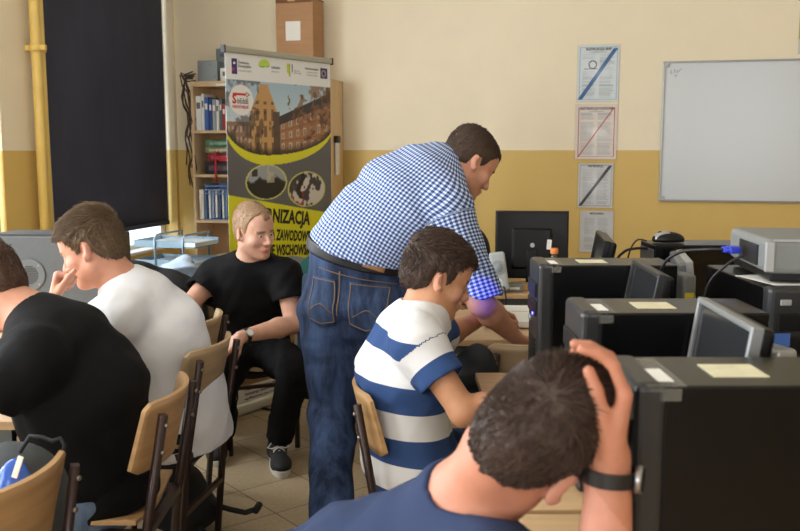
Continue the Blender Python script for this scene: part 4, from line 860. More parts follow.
monitor('silver edged monitor cut off at the right edge of the photo', 1.02, 1.62, D2R(-28), frame=SILVER, body=SILVER, w_=.36, ztop=1.14, tilt=5)
bm_ = monitor('large black monitor seen from behind on the back desk', .695, 4.72, D2R(84), w_=.385, h_=.36, ztop=1.132, frame=BLACK, body=BLACK, tilt=-3, depth=.07)
MB().cyl((0, -.078, .225), (0, -.0735, .225), .0115, 20).build('round_emblem', mat('emblem_silver', rgb(200, 202, 204), .3, .4), bm_)
MB().box((.088, -.0385, .225), (.024, .002, .052), Matrix.Rotation(.08, 3, 'Y')).build('barcode_label', PAPERL, bm_)
# ------------------------------------------------------------------ projector, mouse, small things at the right
pj = thing('projector', 'grey projector lying on the black tower at the right edge', 'projector', (1.065, 2.29, 1.136), D2R(-6))
MB().box((.06, 0, .066), (.46, .36, .082), None, .014, 3).build('housing', LGREY, pj)
MB().box((.06, 0, .020), (.44, .34, .030), None, .006).build('lower_shell', BLACK, pj)
v = MB()
for k in range(9): v.box((.11, -.1815, .036+.0075*k), (.30, .004, .0035))
v.build('side_vent', BLACK, pj); MB().box((.11, -.1803, .066), (.33, .003, .070)).build('vent_panel', mat('vent_grey', rgb(88, 90, 90), .45), pj); v = MB()
for k in range(6): v.box((.02+.011*k, -.03, .1075), (.006, .05, .002))
v.build('top_buttons', DGREY, pj); MB().box((.06, -.1805, .106), (.44, .003, .005)).build('trim_strip', SILVER, pj)
MB().box((-.166, -.178, .066), (.022, .012, .072), None, .003).build('corner_trim', SILVER, pj)
MB().box((-.172, -.02, .062), (.006, .16, .05)).build('port_panel', DGREY, pj)
VB = mat('plug_blue', rgb(40, 60, 190), .4)
q = thing('video_plug', 'blue video plug in the left side of the projector', 'plug', (.882, 2.31, 1.200))
MB().box((-.022, 0, 0), (.03, .042, .018), None, .004).box((-.042, 0, 0), (.014, .030, .014), None, .003).build('plug_shell', VB, q)
for sy in (1, -1): MB().cyl((-.045, sy*.016, 0), (-.022, sy*.016, 0), .0035, 8).build('thumb_screw', VB, q)
CAB = mat('cable_black', rgb(18, 18, 20), .5)
def cable(label, pts, r=.0045, m=CAB, n=24):
    P_ = [Vector(p) for p in pts]; out = []
    for i in range(len(P_)-1):
        p0, p1, p2, p3 = P_[max(i-1, 0)], P_[i], P_[i+1], P_[min(i+2, len(P_)-1)]
        for k in range(8):
            t = k/8; out.append(.5*((2*p1)+(p2-p0)*t+(2*p0-5*p1+4*p2-p3)*t*t+(3*p1-p0-3*p2+p3)*t**3))
    out.append(P_[-1]); o = MB().tube(out, r, 7).build('cable', m); tag(o, label, 'cable', 'loose cables'); recenter(o, P_[0]); return o
cable('black cable arching from the blue projector plug down behind the grey monitor', [(.835, 2.31, 1.200), (.80, 2.33, 1.198), (.745, 2.40, 1.18), (.715, 2.45, 1.12), (.70, 2.47, .95), (.70, 2.48, .737)])
cable('thin black cable hanging below the projector beside the black tower', [(.868, 2.26, 1.19), (.83, 2.27, 1.165), (.79, 2.30, 1.09), (.78, 2.31, .9), (.78, 2.32, .737)], .0035)
cable('black cable plugged into the rear of the tower under the mouse', [(.882, 3.19, 1.105), (.84, 3.19, 1.105), (.80, 3.20, 1.09), (.775, 3.22, 1.03), (.77, 3.4, .737)], .005)
cable('second thin cable looping from the tower under the mouse', [(.885, 3.21, 1.13), (.85, 3.22, 1.13), (.825, 3.23, 1.07), (.82, 3.3, .9), (.83, 3.4, .737)], .003)
ms = thing('computer_mouse', 'black and silver mouse lying on the tower below the whiteboard', 'mouse', (.955, 3.19, 1.131), D2R(-90))
def mouse_body(rx, ry, rz, z0):
    mb = MB(); mb.lathe([(.001, rz)]+[(math.sin(a)*1., math.cos(a)*rz) for a in np.linspace(.2, R90, 8)]+[(.96, -.008)], (0, 0, 0), 28)
    for v in mb.bm.verts: v.co = Vector((v.co.x*rx, v.co.y*ry, v.co.z+z0))
    return mb
mouse_body(.034, .058, .028, .006).build('mouse_shell', BLACK, ms); MB().slab(lambda u, v: (Vector((-.020+.04*u, -.050+.05*v, .0075+.028*math.sqrt(max(0, 1-((-.020+.04*u)/.034)**2-((-.050+.05*v)/.058)**2)))), Vector((0, 0, 1))), 8, 8, .003).build('silver_button', SILVER, ms); MB().lathe([(.002, -.004), (.007, -.004), (.007, .004), (.002, .004)], (0, -.03, .029), 16, Matrix.Rotation(R90, 3, 'Y')).build('scroll_wheel', BLACK, ms)
hb = thing('slim_box', 'slim pale grey box with a yellow sticker beside the silver grey monitor', 'box', (.855, 2.74, .735), D2R(8))
MB().box((0, 0, .175), (.045, .16, .35), None, .010, 3).build('casing', LGREY, hb); MB().box((-.0005, -.0808, .27), (.028, .002, .05)).build('yellow_sticker', mat('sticker_yellow', rgb(228, 210, 60), .6), hb); MB().box((0, 0, .004), (.07, .17, .008), None, .002).build('stand_foot', LGREY, hb)
# flat dark tray with papers on the tower under the projector
pp = tag(MB().box((0, 0, .001), (.16, .21, .002), None, .001).build('paper_stack', PAPERL), 'white papers lying on the tower beneath the projector', 'paper'); place(pp, (.955, 2.19, 1.1355), .2)
# round-topped silver speaker in front of the far right tower
def speaker(name, label, loc, rot, m, H=.195, W=.085, D=.075, lean=0.0, group='desktop speakers'):
    t = thing(name, label, 'speaker', loc, rot, group); R = Matrix.Rotation(lean, 3, 'X')
    mb = MB().box((0, 0, H/2), (W, D, H), None, .012, 4)
    for v in mb.bm.verts: v.co = R @ Vector((v.co.x*(1.05-.14*v.co.z/H), v.co.y, v.co.z))+Vector((0, 0, D/2*abs(math.sin(lean))))
    mb.build('cabinet', m, t); zz = D/2*abs(math.sin(lean)); M = Matrix.Translation((0, 0, zz)) @ R.to_4x4()
    g = MB().lathe([(.002, 0), (.034, 0), (.034, .0025), (.002, .004)], (0, -D/2+.001, H*.60), 32, Matrix.Rotation(R90, 3, 'X')); g.bm.transform(M); g.build('speaker_grille', mat('grille_pale', rgb(150, 160, 162), .6), t)
    g = MB().lathe([(.034, 0), (.037, 0), (.037, .003), (.034, .003)], (0, -D/2+.001, H*.60), 32, Matrix.Rotation(R90, 3, 'X')); g.bm.transform(M); g.build('grille_ring', SILVER, t)
    g = MB().prism([(.016*math.cos(a), .016*math.sin(a)*1.0 if a > math.pi else .03*math.sin(a)) for a in np.linspace(0, 2*math.pi, 24, endpoint=False)], Matrix.Translation((0, -D/2, H*.17)) @ XZ, .003); g.bm.transform(M); g.build('control_plate', mat('plate_white', rgb(226, 228, 226), .4), t)
    g = MB()
    for k in range(2): g.cyl((0, -D/2-.002, H*(.13+.09*k)), (0, -D/2-.006, H*(.13+.09*k)), .0055, 12)
    g.bm.transform(M); g.build('knob', mat('grille_pale', (.3, .3, .3)), t); return t
speaker('desktop_speaker', 'small pale grey desktop speaker leaning beside the large black monitor', (.510, 4.50, .736), D2R(-4), mat('speaker_silver', rgb(186, 194, 194), .4, .1), lean=D2R(-5))
speaker('desktop_speaker', 'silver speaker top peeping out right of the silver framed monitor', (.835, 1.98, .736), D2R(-70), SILVER, H=.285, W=.11, D=.06)
SPK = bpy.data.objects['desktop_speaker']; SPK.rotation_euler = (0, D2R(-7), D2R(-4)); SPK.location.z += .006
# back desk: bottle, black box, grey box, backpack
bt = thing('drink_bottle', 'clear drink bottle with an orange cap on the back desk', 'bottle', (.790, 4.58, .736))
MB().lathe([(.002, .002), (.030, 0), (.032, .01), (.032, .12), (.030, .135), (.014, .175), (.0125, .190), (.002, .191)], (0, 0, 0), 28).build('bottle_body', mat('bottle_clear', rgb(225, 228, 225), .08, trans=.85, alpha=.55), bt); MB().lathe([(.002, .188), (.020, .188), (.0205, .190), (.0205, .212), (.018, .216), (.002, .216)], (0, 0, 0), 24).build('bottle_cap', mat('cap_orange', rgb(235, 140, 70), .45), bt)
MB().lathe([(.0322, .05), (.0325, .052), (.0325, .10), (.0322, .102)], (0, 0, 0), 24).build('bottle_label', PAPERL, bt)
bx = thing('desktop_box', 'black desktop box with a grey top left of the small speaker', 'box', (.37, 4.66, .736), D2R(-3))
MB().box((0, 0, .07), (.24, .24, .14), None, .006).build('casing', BLACK, bx); MB().box((0, 0, .147), (.245, .245, .022), None, .006).build('grey_lid', DGREY, bx)
for k in range(2): MB().box((.05, -.1215, .04+.022*k), (.035, .003, .010)).build('label_strip', LGREY, bx)
gb = thing('power_adapter', 'small grey adapter box at the foot of the large black monitor', 'adapter', (.58, 4.53, .736)); MB().box((0, 0, .021), (.09, .06, .042), None, .005).build('casing', LGREY, gb); MB().box((0, -.031, .02), (.05, .003, .012)).build('label_strip', PAPERL, gb)
wbk = tag(MB().prism([(-.06, 0), (.05, 0), (.055, .012), (.02, .02), (.03, .035), (-.055, .04)], XZ, .05).build('paper_scraps', mat('wood_scrap', rgb(196, 160, 105), .6)), 'crumpled tan card propped between the speaker and the monitor', 'card'); place(wbk, (.548, 4.63, .80)); 
wbk.location = (.63, 4.60, .737)
cable('white cable drooping from the back desk edge below the speaker', [(.475, 4.50, .765), (.462, 4.430, .765), (.455, 4.425, .70), (.470, 4.42, .58), (.485, 4.42, .45)], .005, mat('cable_white', rgb(205, 208, 210), .5))
cable('black cable drooping from the back desk edge right of the white one', [(.515, 4.50, .762), (.522, 4.43, .764), (.530, 4.425, .68), (.522, 4.42, .60), (.525, 4.42, .42)], .004)
cable('thin black cable left of the white cable on the back desk front', [(.45, 4.55, .762), (.448, 4.43, .764), (.446, 4.425, .66), (.452, 4.42, .45)], .003)
# spiral pad on the leaning man's desk
sp_ = thing('spiral_notebook', 'open white spiral notebook beside the black tower with the blue light', 'notebook', (.50, 3.80, .736), D2R(-3))
MB().box((0, .115, .012), (.30, .20, .014), None, .002).build('upper_pages', PAPERL, sp_); MB().box((0, -.12, .018), (.30, .22, .026), None, .002).build('lower_pages', PAPERL, sp_)
g = MB()
for k in range(24): g.lathe([(.011, -.0022), (.0135, -.0022), (.0135, .0022), (.011, .0022)], (-.138+.012*k, 0, .018), 12, Matrix.Rotation(R90, 3, 'Y'))
g.build('spiral_binding', CAB, sp_)
# ------------------------------------------------------------------ bookshelf and what is on it
BIRCH = mat('birch', rgb(214, 186, 146), .5, nscale=3, namt=.07, stretch=(8, 8, 1))
SHZ = [.05, .33, .62, .930, 1.260, 1.575, 1.905]
bs_ = thing('bookshelf', 'tall pale wooden bookshelf in the corner behind the banner', 'bookshelf', room(.265, .012, 0), -PHI)
for x, nm in ((.009, 'side_panel'), (1.046, 'side_panel')): MB().box((x, -.14, .966), (.018, .28, 1.932), None, .002).build(nm, BIRCH, bs_)
for z in SHZ: MB().box((.5275, -.14, z), (1.019, .276, .020), None, .001).build('shelf_board', BIRCH, bs_)
MB().box((.5275, -.004, .966), (1.035, .006, 1.92)).build('back_panel', mat('back_brown', rgb(176, 140, 100), .6), bs_); MB().box((.5275, -.135, 1.924), (1.055, .285, .016), None, .002).build('top_board', BIRCH, bs_)
MB().box((.25, -.2805, 1.905), (.10, .003, .016)).build('shelf_label', PAPERL, bs_)
def on_shelf(x, y, z): return room(.265+x, .012+y, z)
bookc = [((222, 226, 228), .045, .245, .20), ((236, 236, 232), .020, .26, .20), ((58, 96, 168), .032, .235, .20), ((42, 70, 140), .026, .225, .19), ((150, 160, 165), .028, .22, .19), ((230, 228, 220), .022, .215, .19), ((96, 110, 120), .022, .225, .18), ((165, 45, 45), .026, .185, .18), ((235, 232, 226), .070, .175, .2)]
bl_ = ['pale grey ring binder, leftmost on the top shelf', 'thin white folder next to the pale grey binder', 'bright blue binder on the top shelf', 'darker blue binder beside the bright blue one', 'grey book right of the two blue binders', 'cream book between two grey ones on the top shelf', 'slate grey book left of the red book', 'small red book on the top shelf', 'thick white book right of the red book, partly behind the banner']
x = .022
for (c, t_, h_, d_), lb in zip(bookc, bl_):
    b = thing('book', lb, 'book', on_shelf(x+t_/2, .15, 1.586), -PHI, 'books on the top shelf'); cm = mat('cover_%d_%d_%d' % c, rgb(*c), .5)
    MB().box((0, 0, h_/2), (t_-.002, d_, h_), None, .003).build('cover', cm, b); MB().box((0, .004, h_/2+.001), (t_-.008, d_-.006, h_-.004)).build('pages', PAPERL, b); MB().box((0, -d_/2-.0008, h_*.72), (t_*.6, .0014, h_*.18)).build('spine_label', PAPERL if c[0] < 200 else GRY, b); x += t_+.001
for (lb, c, z, s, dx) in (('black box with red trim on the second shelf', (28, 24, 26), 1.271, (.24, .2, .09), .20), ('dark red box stacked on the black box', (120, 26, 34), 1.362, (.22, .19, .06), .21), ('flat olive box in the pile on the second shelf', (120, 126, 92), 1.423, (.23, .2, .045), .20), ('green and blue game box topping the pile', (62, 110, 82), 1.469, (.22, .19, .05), .20)):
    b = thing('storage_box', lb, 'box', on_shelf(dx, .15, z), -PHI, 'boxes piled on the second shelf'); MB().box((0, 0, s[2]/2), (s[0], s[1], s[2]-.002), None, .003).build('box_body', mat('box_%d' % c[1], rgb(*c), .45, nscale=18, namt=.35), b); MB().box((0, -s[1]/2-.001, s[2]*.5), (s[0]*.7, .0015, s[2]*.4)).build('printed_panel', mat('panel_%d' % c[1], rgb(min(255, c[0]+70), min(255, c[1]+50), min(255, c[2]+60)), .5, nscale=40, namt=.5), b)
rk = thing('magazine_rack', 'blue plastic magazine rack on the third shelf', 'rack', on_shelf(.215, .15, .941), -PHI); RB = mat('rack_blue', rgb(110, 140, 190), .4)
MB().box((0, 0, .004), (.26, .22, .006)).build('rack_base', RB, rk); MB().box((-.129, 0, .13), (.004, .22, .26)).build('rack_side', RB, rk); MB().box((.129, 0, .13), (.004, .22, .26)).build('rack_side', RB, rk); MB().box((0, .109, .13), (.26, .003, .26)).build('rack_back', RB, rk)
r_ = MB()
for k in range(3): r_.bar((-.131, -.112, .19+.028*k), (.131, -.112, .19+.028*k), .004, .008)
r_.build('rack_rail', RB, rk)
mags = ((232, 236, 240), (150, 170, 200), (236, 236, 236), (70, 90, 130), (225, 228, 230), (120, 150, 190), (240, 240, 238), (90, 100, 120), (214, 220, 226))
for k, c in enumerate(mags):
    b = tag(MB().box((0, 0, .105), (.014, .19, .21-.008*(k % 3)), None, .001).build('magazine', mat('mag_%d' % c[0], rgb(*c), .4)), 'thin %s magazine standing in the blue rack, %s from its left end' % ('pale' if c[0] > 200 else 'blue', ('first', 'second', 'third', 'fourth', 'fifth', 'sixth', 'seventh', 'eighth', 'last')[k]), 'magazine', 'magazines in the blue rack'); place(b, on_shelf(.110+.0262*k, .15, .9495), -PHI)
b = thing('book', 'white book standing left of the blue magazine rack', 'book', on_shelf(.045, .15, .941), -PHI); MB().box((0, 0, .11), (.035, .19, .22), None, .003).build('cover', PAPERL, b); MB().box((0, .004, .111), (.028, .186, .218)).build('pages', PAPERL, b)
rs = thing('red_lanyard', 'red strap hanging over the boxes and the blue rack', 'strap', on_shelf(.19, .2935, 1.36), -PHI); RS = mat('strap_red', rgb(190, 34, 44), .6)
MB().tube([(0, .046, .072), (0, -.004, .060), (0, -.006, -.05), (.004, -.006, -.145)], .008, 6).build('strap', RS, rs); MB().box((.05, .0385, .018), (.09, .006, .030), None, .002).build('red_tag', RS, rs)
fb = thing('black_notebook', 'flat black notebook lying on a low shelf of the tall bookshelf', 'notebook', on_shelf(.25, .16, .736-.125), -PHI); MB().box((0, 0, .03), (.26, .2, .06), None, .004).build('cover', BLACK, fb); MB().box((0, 0, .064), (.24, .19, .008)).build('pages', PAPERL, fb)
# top of the shelf: two power supplies, parcel, white box, tangled cables
ZT = 1.933
for lb, x_, y_, z_, s in (('grey metal power supply box at the left end of the bookshelf top', .098, .145, ZT, (.150, .13, .150)), ('pale grey power supply standing higher behind the first', .20, .055, ZT, (.17, .07, .245))):
    b = thing('power_supply', lb, 'computer part', on_shelf(x_, y_, z_), -PHI+(.08 if s[2] < .2 else 0), 'power supplies on the bookshelf'); MB().box((0, 0, s[2]/2), s, None, .004).build('casing', mat('psu_grey', rgb(134, 142, 144), .4, .5), b)
    v = MB()
    if s[2] > .2:
        for k in range(7): v.box((-.045+.013*k, -s[1]/2-.001, s[2]*.8), (.007, .003, .022))
    else: v.box((.055, -s[1]/2-.001, .035), (.008, .003, .008)).cyl((.02, -s[1]/2-.0005, .12), (.02, -s[1]/2-.002, .12), .004, 10)
    v.build('vent_slots', mat('slot_dark', rgb(70, 74, 76), .5), b)
b = thing('small_carton', 'small white carton between the power supply and the banner top', 'box', on_shelf(.285, .20, ZT), -PHI); MB().box((0, 0, .045), (.12, .12, .09), None, .003).build('carton_body', PAPERL, b); MB().box((0, -.061, .05), (.08, .002, .03)).build('printed_label', GRY, b)
CARD = mat('cardboard', rgb(176, 134, 96), .75, nscale=4, namt=.07, stretch=(1, 1, 12))
cb = thing('cardboard_box', 'tall brown cardboard box standing on top of the bookshelf', 'box', on_shelf(.79, .15, ZT), -PHI)
MB().box((0, 0, .275), (.272, .22, .55), None, .004).build('carton_body', CARD, cb); MB().box((-.01, -.111, .33), (.108, .002, .130)).build('address_label', PAPERL, cb)
MB().box((0, 0, .553), (.278, .226, .008)).box((.0, -.112, .535), (.268, .004, .03)).build('lid_flap', mat('card_dark', rgb(120, 82, 52), .8), cb); MB().box((-.02, -.1135, .540), (.055, .004, .022), None, .004).build('handle_hole', mat('card_hole', rgb(206, 160, 118), .7), cb)
K = MB(); r = random.Random(3)
for i in range(8):
    p = Vector((.03+r.uniform(-.02, .02), -.268+r.uniform(-.025, .02), .03+r.uniform(-.03, .05))); pts = []
    q = p.copy(); d = Vector((-.06, 0, 0))
    for k in range(14):
        pts.append(q.copy()); q = Vector((-.020-.045*math.sin(min(k, 5)*.5+i*.2)-.012*math.sin(k*1.7+i), p.y+.018*math.sin(k*1.1+i*2), p.z-.012-.062*max(0, k-2)+.01*math.sin(k*2.3+i)-(i % 4)*.01*k*.5))
    K.tube([x for x in pts], .0052, 5)
tc = K.build('cable_tangle', mat('cable_brown', rgb(72, 52, 44), .6, nscale=20, namt=.5)); tag(tc, 'tangle of thin dark cables hanging down the left side of the bookshelf', 'cables', None, 'stuff'); tc.location = on_shelf(0, 0, ZT); tc.rotation_euler = (0, 0, -PHI)
ws = thing('wall_handset', 'white handset hanging on the right side of the bookshelf', 'handset', room(1.335, .20, 1.42), -PHI); MB().box((0, 0, -.02), (.022, .05, .26), None, .008, 3).build('handset_body', WHITE_PAINT, ws); MB().box((0, 0, .10), (.034, .06, .05), None, .008).build('handset_grip', BLACK, ws)
# ------------------------------------------------------------------ window corner desk
TR = mat('tray_plastic', rgb(140, 168, 186), .25, alpha=.8); WIRE = mat('wire_blue_grey', rgb(130, 150, 162), .3, .6)
lt = thing('letter_trays', 'blue-grey stacked letter trays with wire posts by the window', 'trays', (-1.16, 4.66, .736), D2R(-16))
for z in (.02, .125, .225):
    t_ = MB().box((0, 0, z), (.34, .26, .006), None, .002)
    for sy in (1, -1): t_.box((0, sy*.13, z+.016), (.34, .005, .034))
    t_.box((-.17, 0, z+.016), (.005, .26, .034)); t_.build('tray', TR, lt)
for x_ in (-.05, .11):
    w_ = MB(); w_.tube([(x_, -.135, 0), (x_, -.135, .27), (x_+.01, -.125, .288), (x_+.03, -.06, .292), (x_+.03, .06, .292), (x_+.01, .125, .288), (x_, .135, .27), (x_, .135, 0)], .0055, 8); w_.build('wire_post', WIRE, lt)
for z, n_ in ((.229, 0), (.129, 1)):
    b = tag(MB().box((.05, -.02, .012), (.28, .21, .022), None, .002).build('paper_stack', mat('paper_cool', rgb(196, 206, 214), .6)), ('paper stack on the top letter tray', 'paper stack on the middle letter tray')[n_], 'paper'); place(b, Vector((-1.16, 4.66, .736+z)), D2R(-20)); 
fd = Field((-1.36, 4.28, .74), (-.98, 4.62, 1.02), .006)
fd.add(Ell((-1.115, 4.46, .825), (.115, .075, .085)), .02).add(Ell((-1.08, 4.46, .885), (.05, .045, .05)), .04); fd.halfspace((0, 0, .737), (0, 0, -1)); V, Fq = fd.mesh(); N = vnormals(V, Fq); V = folds(V, N, .030, 4, 60); V[:, 2] = np.maximum(V[:, 2], .737)
b = np_mesh('plastic_bag', V, Fq, mat('bag_plastic', rgb(190, 208, 230), .22, nscale=14, namt=.25, alpha=.85)); tag(b, 'crumpled bluish clear plastic bag in front of the letter trays', 'bag'); recenter(b, (-1.115, 4.46, .737))
fd = Field((-1.45, 4.10, .74), (-.92, 4.46, 1.0), .007)
fd.add(Ell((-1.19, 4.29, .815), (.16, .085, .075)), .02).add(Ell((-1.26, 4.28, .875), (.09, .07, .055)), .05).add(Ell((-1.06, 4.29, .795), (.10, .08, .05)), .05); fd.halfspace((0, 0, .737), (0, 0, -1)); V, Fq = fd.mesh(); N = vnormals(V, Fq); V = folds(V, N, .016, 8, 34); V[:, 2] = np.maximum(V[:, 2], .737)
b = np_mesh('black_jacket', V, Fq, mat('jacket_black', rgb(16, 16, 19), .8, bump=.2)); tag(b, 'black jacket heaped on the window desk beside the plastic bag', 'jacket'); recenter(b, (-1.19, 4.29, .737))
b = thing('paper_sheet', 'white printed sheet lying at the corner of the window desk', 'paper', (-1.075, 4.245, .737), D2R(12)); MB().box((0, 0, .003), (.10, .08, .006)).build('sheet', PAPERL, b)
g = MB()
for k in range(6): g.box((-.036+.0145*k, .012, .0064), (.010, .016, .001))
g.build('printed_marks', CAB, b)
b = thing('drawer_unit', 'brown drawer unit beneath the window desk beside the seated man', 'drawers', (-1.235, 4.55, 0)); BR = mat('drawer_brown', rgb(122, 86, 56), .5, nscale=3, namt=.12, stretch=(1, 12, 12))
MB().box((0, 0, .34), (.30, .45, .60), None, .004).build('cabinet_body', BR, b)
for k in range(3): 
    d = MB().box((.155, 0, .15+.19*k), (.016, .43, .18), None, .003).build('drawer', BR, b); MB().box((.167, 0, .15+.19*k), (.012, .10, .014), None, .003).build('handle', SILVER, d)
for sx in (1, -1): MB().box((sx*.12, 0, .02), (.04, .40, .04)).build('plinth', BLACK, b)
# ------------------------------------------------------------------ bags
def blob(name, label, cat, prims, lo, hi, m, base, amp=.008, f=24, seed=1, h=.006, floor=None):
    fd = Field(lo, hi, h)
    for p, k in prims: fd.add(p, k)
    if floor is not None: fd.halfspace((0, 0, floor), (0, 0, -1))
    V, Fq = fd.mesh(); V = relax(V, Fq, 2); N = vnormals(V, Fq); V = folds(V, N, amp, seed, f)
    if floor is not None: V[:, 2] = np.maximum(V[:, 2], floor)
    o = np_mesh(name, V, Fq, m); recenter(o, base); return tag(o, label, cat)
BAGK = mat('bag_black', rgb(17, 17, 19), .75, bump=.25, bscale=300); BAGG = mat('bag_grey', rgb(62, 66, 68), .8, bump=.25, bscale=250)
# grey bag and blue plastic bag on the near left chair
o = blob('grey_bag', 'dark grey shoulder bag on the seat of the near left chair', 'bag', [(Ell((-.92, 2.01, .60), (.14, .11, .14)), .02), (Ell((-.91, 2.02, .68), (.13, .09, .10)), .05), (Ell((-1.05, 1.93, .56), (.10, .11, .10)), .05)], (-1.3, 1.75, .44), (-.7, 2.2, .85), BAGG, (-1.0, 1.86, .466), .012, 22, 2, floor=.466)
MB().tube([px(x_, y_, 1.95)-Vector((-1.0, 1.86, .466)) for x_, y_ in ((20, 452), (30, 436), (42, 437), (52, 441), (60, 438), (65, 445), (62, 456), (54, 470))], .005, 8).build('shoulder_strap', BAGK, o)
o = blob('blue_plastic_bag', 'bright blue plastic bag stuffed beside the grey bag on the near left chair', 'bag', [(Ell((-.86, 1.885, .64), (.045, .04, .13)), .02), (Ell((-.84, 1.90, .735), (.03, .025, .055)), .03)], (-1.05, 1.6, .44), (-.65, 2.05, .95), mat('plastic_blue', rgb(40, 92, 190), .25, nscale=10, namt=.3), (-.845, 1.845, .53), .012, 40, 3)
MB().box((.035, -.01, .26), (.012, .004, .05), Matrix.Rotation(.35, 3, 'Y'), .001).build('white_tag', PAPERL, o)
# black backpack under the chair of the man in white
o = blob('backpack', 'black backpack on the tiles under the white tee man', 'backpack', [(Ell((-.88, 3.33, .14), (.13, .11, .13)), .02), (Ell((-.82, 3.31, .08), (.13, .10, .08)), .05)], (-1.05, 3.1, -.02), (-.5, 3.5, .36), BAGK, (-.85, 3.32, .002), .010, 22, 5, floor=.002)
MB().tube([(.13, -.05, .12), (.21, -.06, .10), (.26, -.04, .08), (.30, -.03, .09)], .011, 8).tube([(.30, -.05, .09), (.31, -.01, .10)], .014, 8).build('strap_buckle', BAGK, o); MB().tube([(.10, -.10, .05), (.16, -.16, .012), (.22, -.17, .012), (.25, -.15, .02)], .009, 8).build('lower_strap', BAGK, o)
o = blob('backpack', 'small black bag on the floor by the legs of the second left chair', 'backpack', [(Ell((-.66, 2.72, .09), (.10, .10, .10)), .02), (Ell((-.70, 2.75, .12), (.08, .10, .09)), .04)], (-.9, 2.5, -.02), (-.45, 3.0, .3), BAGK, (-.66, 2.72, .002), .010, 24, 6, floor=.002)
MB().tube([(.0, -.09, .10), (.05, -.12, .14), (.08, -.06, .16), (.05, 0, .13)], .008, 8).build('strap', BAGK, o)
# dark backpack hanging on the empty chair
o = blob('backpack', 'dark backpack with a pale patch hanging on the empty chair back', 'backpack', [(Ell((.262, 3.00, .70), (.066, .055, .105)), .02), (Ell((.225, 3.01, .66), (.075, .06, .09)), .05), (Ell((.27, 2.99, .58), (.07, .055, .11)), .06)], (.05, 2.85, .42), (.42, 3.2, .92), mat('bag_slate', rgb(30, 33, 38), .7, bump=.2), (.255, 3.02, .5), .016, 50, 9)
MB().box((.035, -.066, .155), (.028, .006, .04), Matrix.Rotation(.3, 3, 'Y'), .001).build('pale_patch', mat('patch_pale', rgb(120, 120, 108), .7), o)
# blue and black backpack on the back desk
o = blob('backpack', 'blue and black backpack standing against the wall side of the back desk', 'backpack', [(Ell((.37, 4.86, .90), (.12, .09, .15)), .02), (Ell((.33, 4.86, 1.03), (.06, .07, .09)), .05)], (.15, 4.7, .74), (.6, 5.05, 1.2), BAGK, (.37, 4.86, .737), .008, 22, 12, floor=.737)
fd = Field((.15, 4.66, .74), (.6, 5.0, 1.2), .006); fd.add(Ell((.375, 4.83, .90), (.075, .085, .125)), .02).add(Ell((.345, 4.83, 1.0), (.04, .06, .08)), .05); fd.halfspace((0, 0, .765), (0, 0, -1)); V, Fq = fd.mesh(); add_child(o, 'blue_panel', V, Fq, mat('bag_blue', rgb(32, 46, 150), .6))
# denim jacket hanging over the seated man's chair
o = blob('denim_jacket', 'dark teal denim jacket hanging between the seated man and the standing man', 'jacket', [(ECone((-.405, 4.14, .86), (-.42, 4.14, .32), (1, .2, 0), (1, .2, 0), .05, .085, .03, .04), .02)], (-.6, 4.0, .2), (-.25, 4.3, 1.0), mat('denim_teal', rgb(44, 62, 82), .85, bump=.2, bscale=400), (-.41, 4.14, .3), .010, 24, 15)
chair('school chair draped with the dark teal denim jacket behind the standing man', -.27, 4.50, D2R(97), ply=PLYPALE)
# ------------------------------------------------------------------ people
SKINM = attr_mat('skin', 'col', .50, nscale=30, namt=.07, sss=.12, spec=.35); HAIRM = attr_mat('hair', 'col', .55, spec=.35)
def V3(*a): return A3(px(*a))
def fl3(x, y, z=0):
    u = (x-400)/900.0; v = (265.5-y)/900.0; d = A3((u, math.cos(TH)+v*math.sin(TH), -math.sin(TH)+v*math.cos(TH))); return d*((z-CAMZ)/d[2])+A3((0, 0, CAMZ))
def legs_to(J, F, spread=.09, kz=None, thigh=.42, fwd=.02):
    """seated legs: thighs run along F, shanks down"""
    f = nrm(F); l = np.cross((0, 0, 1), f); p = A3(J['spine'][0][0])
    for s, sg in (('L', 1), ('R', -1)):
        J['hip'+s] = p+l*sg*spread+A3((0, 0, -.02)); k = J['hip'+s]+f*thigh+l*sg*.03; k[2] = kz or (p[2]-.045); J['kn'+s] = k; a = k+f*fwd; a[2] = .09; J['an'+s] = a; J['toe'+s] = a+f*.16-A3((0, 0, .05))
def cloth_mat(name, c, rough=.85, bump=.25, bscale=350, **k): return mat(name, c, rough, nscale=6, namt=.08, bump=bump, bscale=bscale, spec=.2, **k)
def denim(name, c, c2):
    m = mat(name, c, .8, bump=.2, bscale=700, spec=.2); nt = m.node_tree; p = nt.nodes['Principled BSDF']; tc = nd(nt, 'ShaderNodeTexCoord'); mp = nd(nt, 'ShaderNodeMapping'); mp.inputs['Scale'].default_value = (9, 9, 2.2); nt.links.new(tc.outputs['Object'], mp.inputs[0])
    n = nd(nt, 'ShaderNodeTexNoise', i_Scale=1.6, i_Detail=6.0, i_Roughness=.65); nt.links.new(mp.outputs[0], n.inputs['Vector']); r = nd(nt, 'ShaderNodeMapRange', i_1=.40, i_2=.68, i_3=0, i_4=1); nt.links.new(n.outputs[0], r.inputs[0])
    mx = nd(nt, 'ShaderNodeMix', data_type='RGBA'); nt.links.new(r.outputs[0], mx.inputs[0]); mx.inputs[6].default_value = (*c, 1); mx.inputs[7].default_value = (*c2, 1); nt.links.new(mx.outputs[2], p.inputs['Base Color']); return m
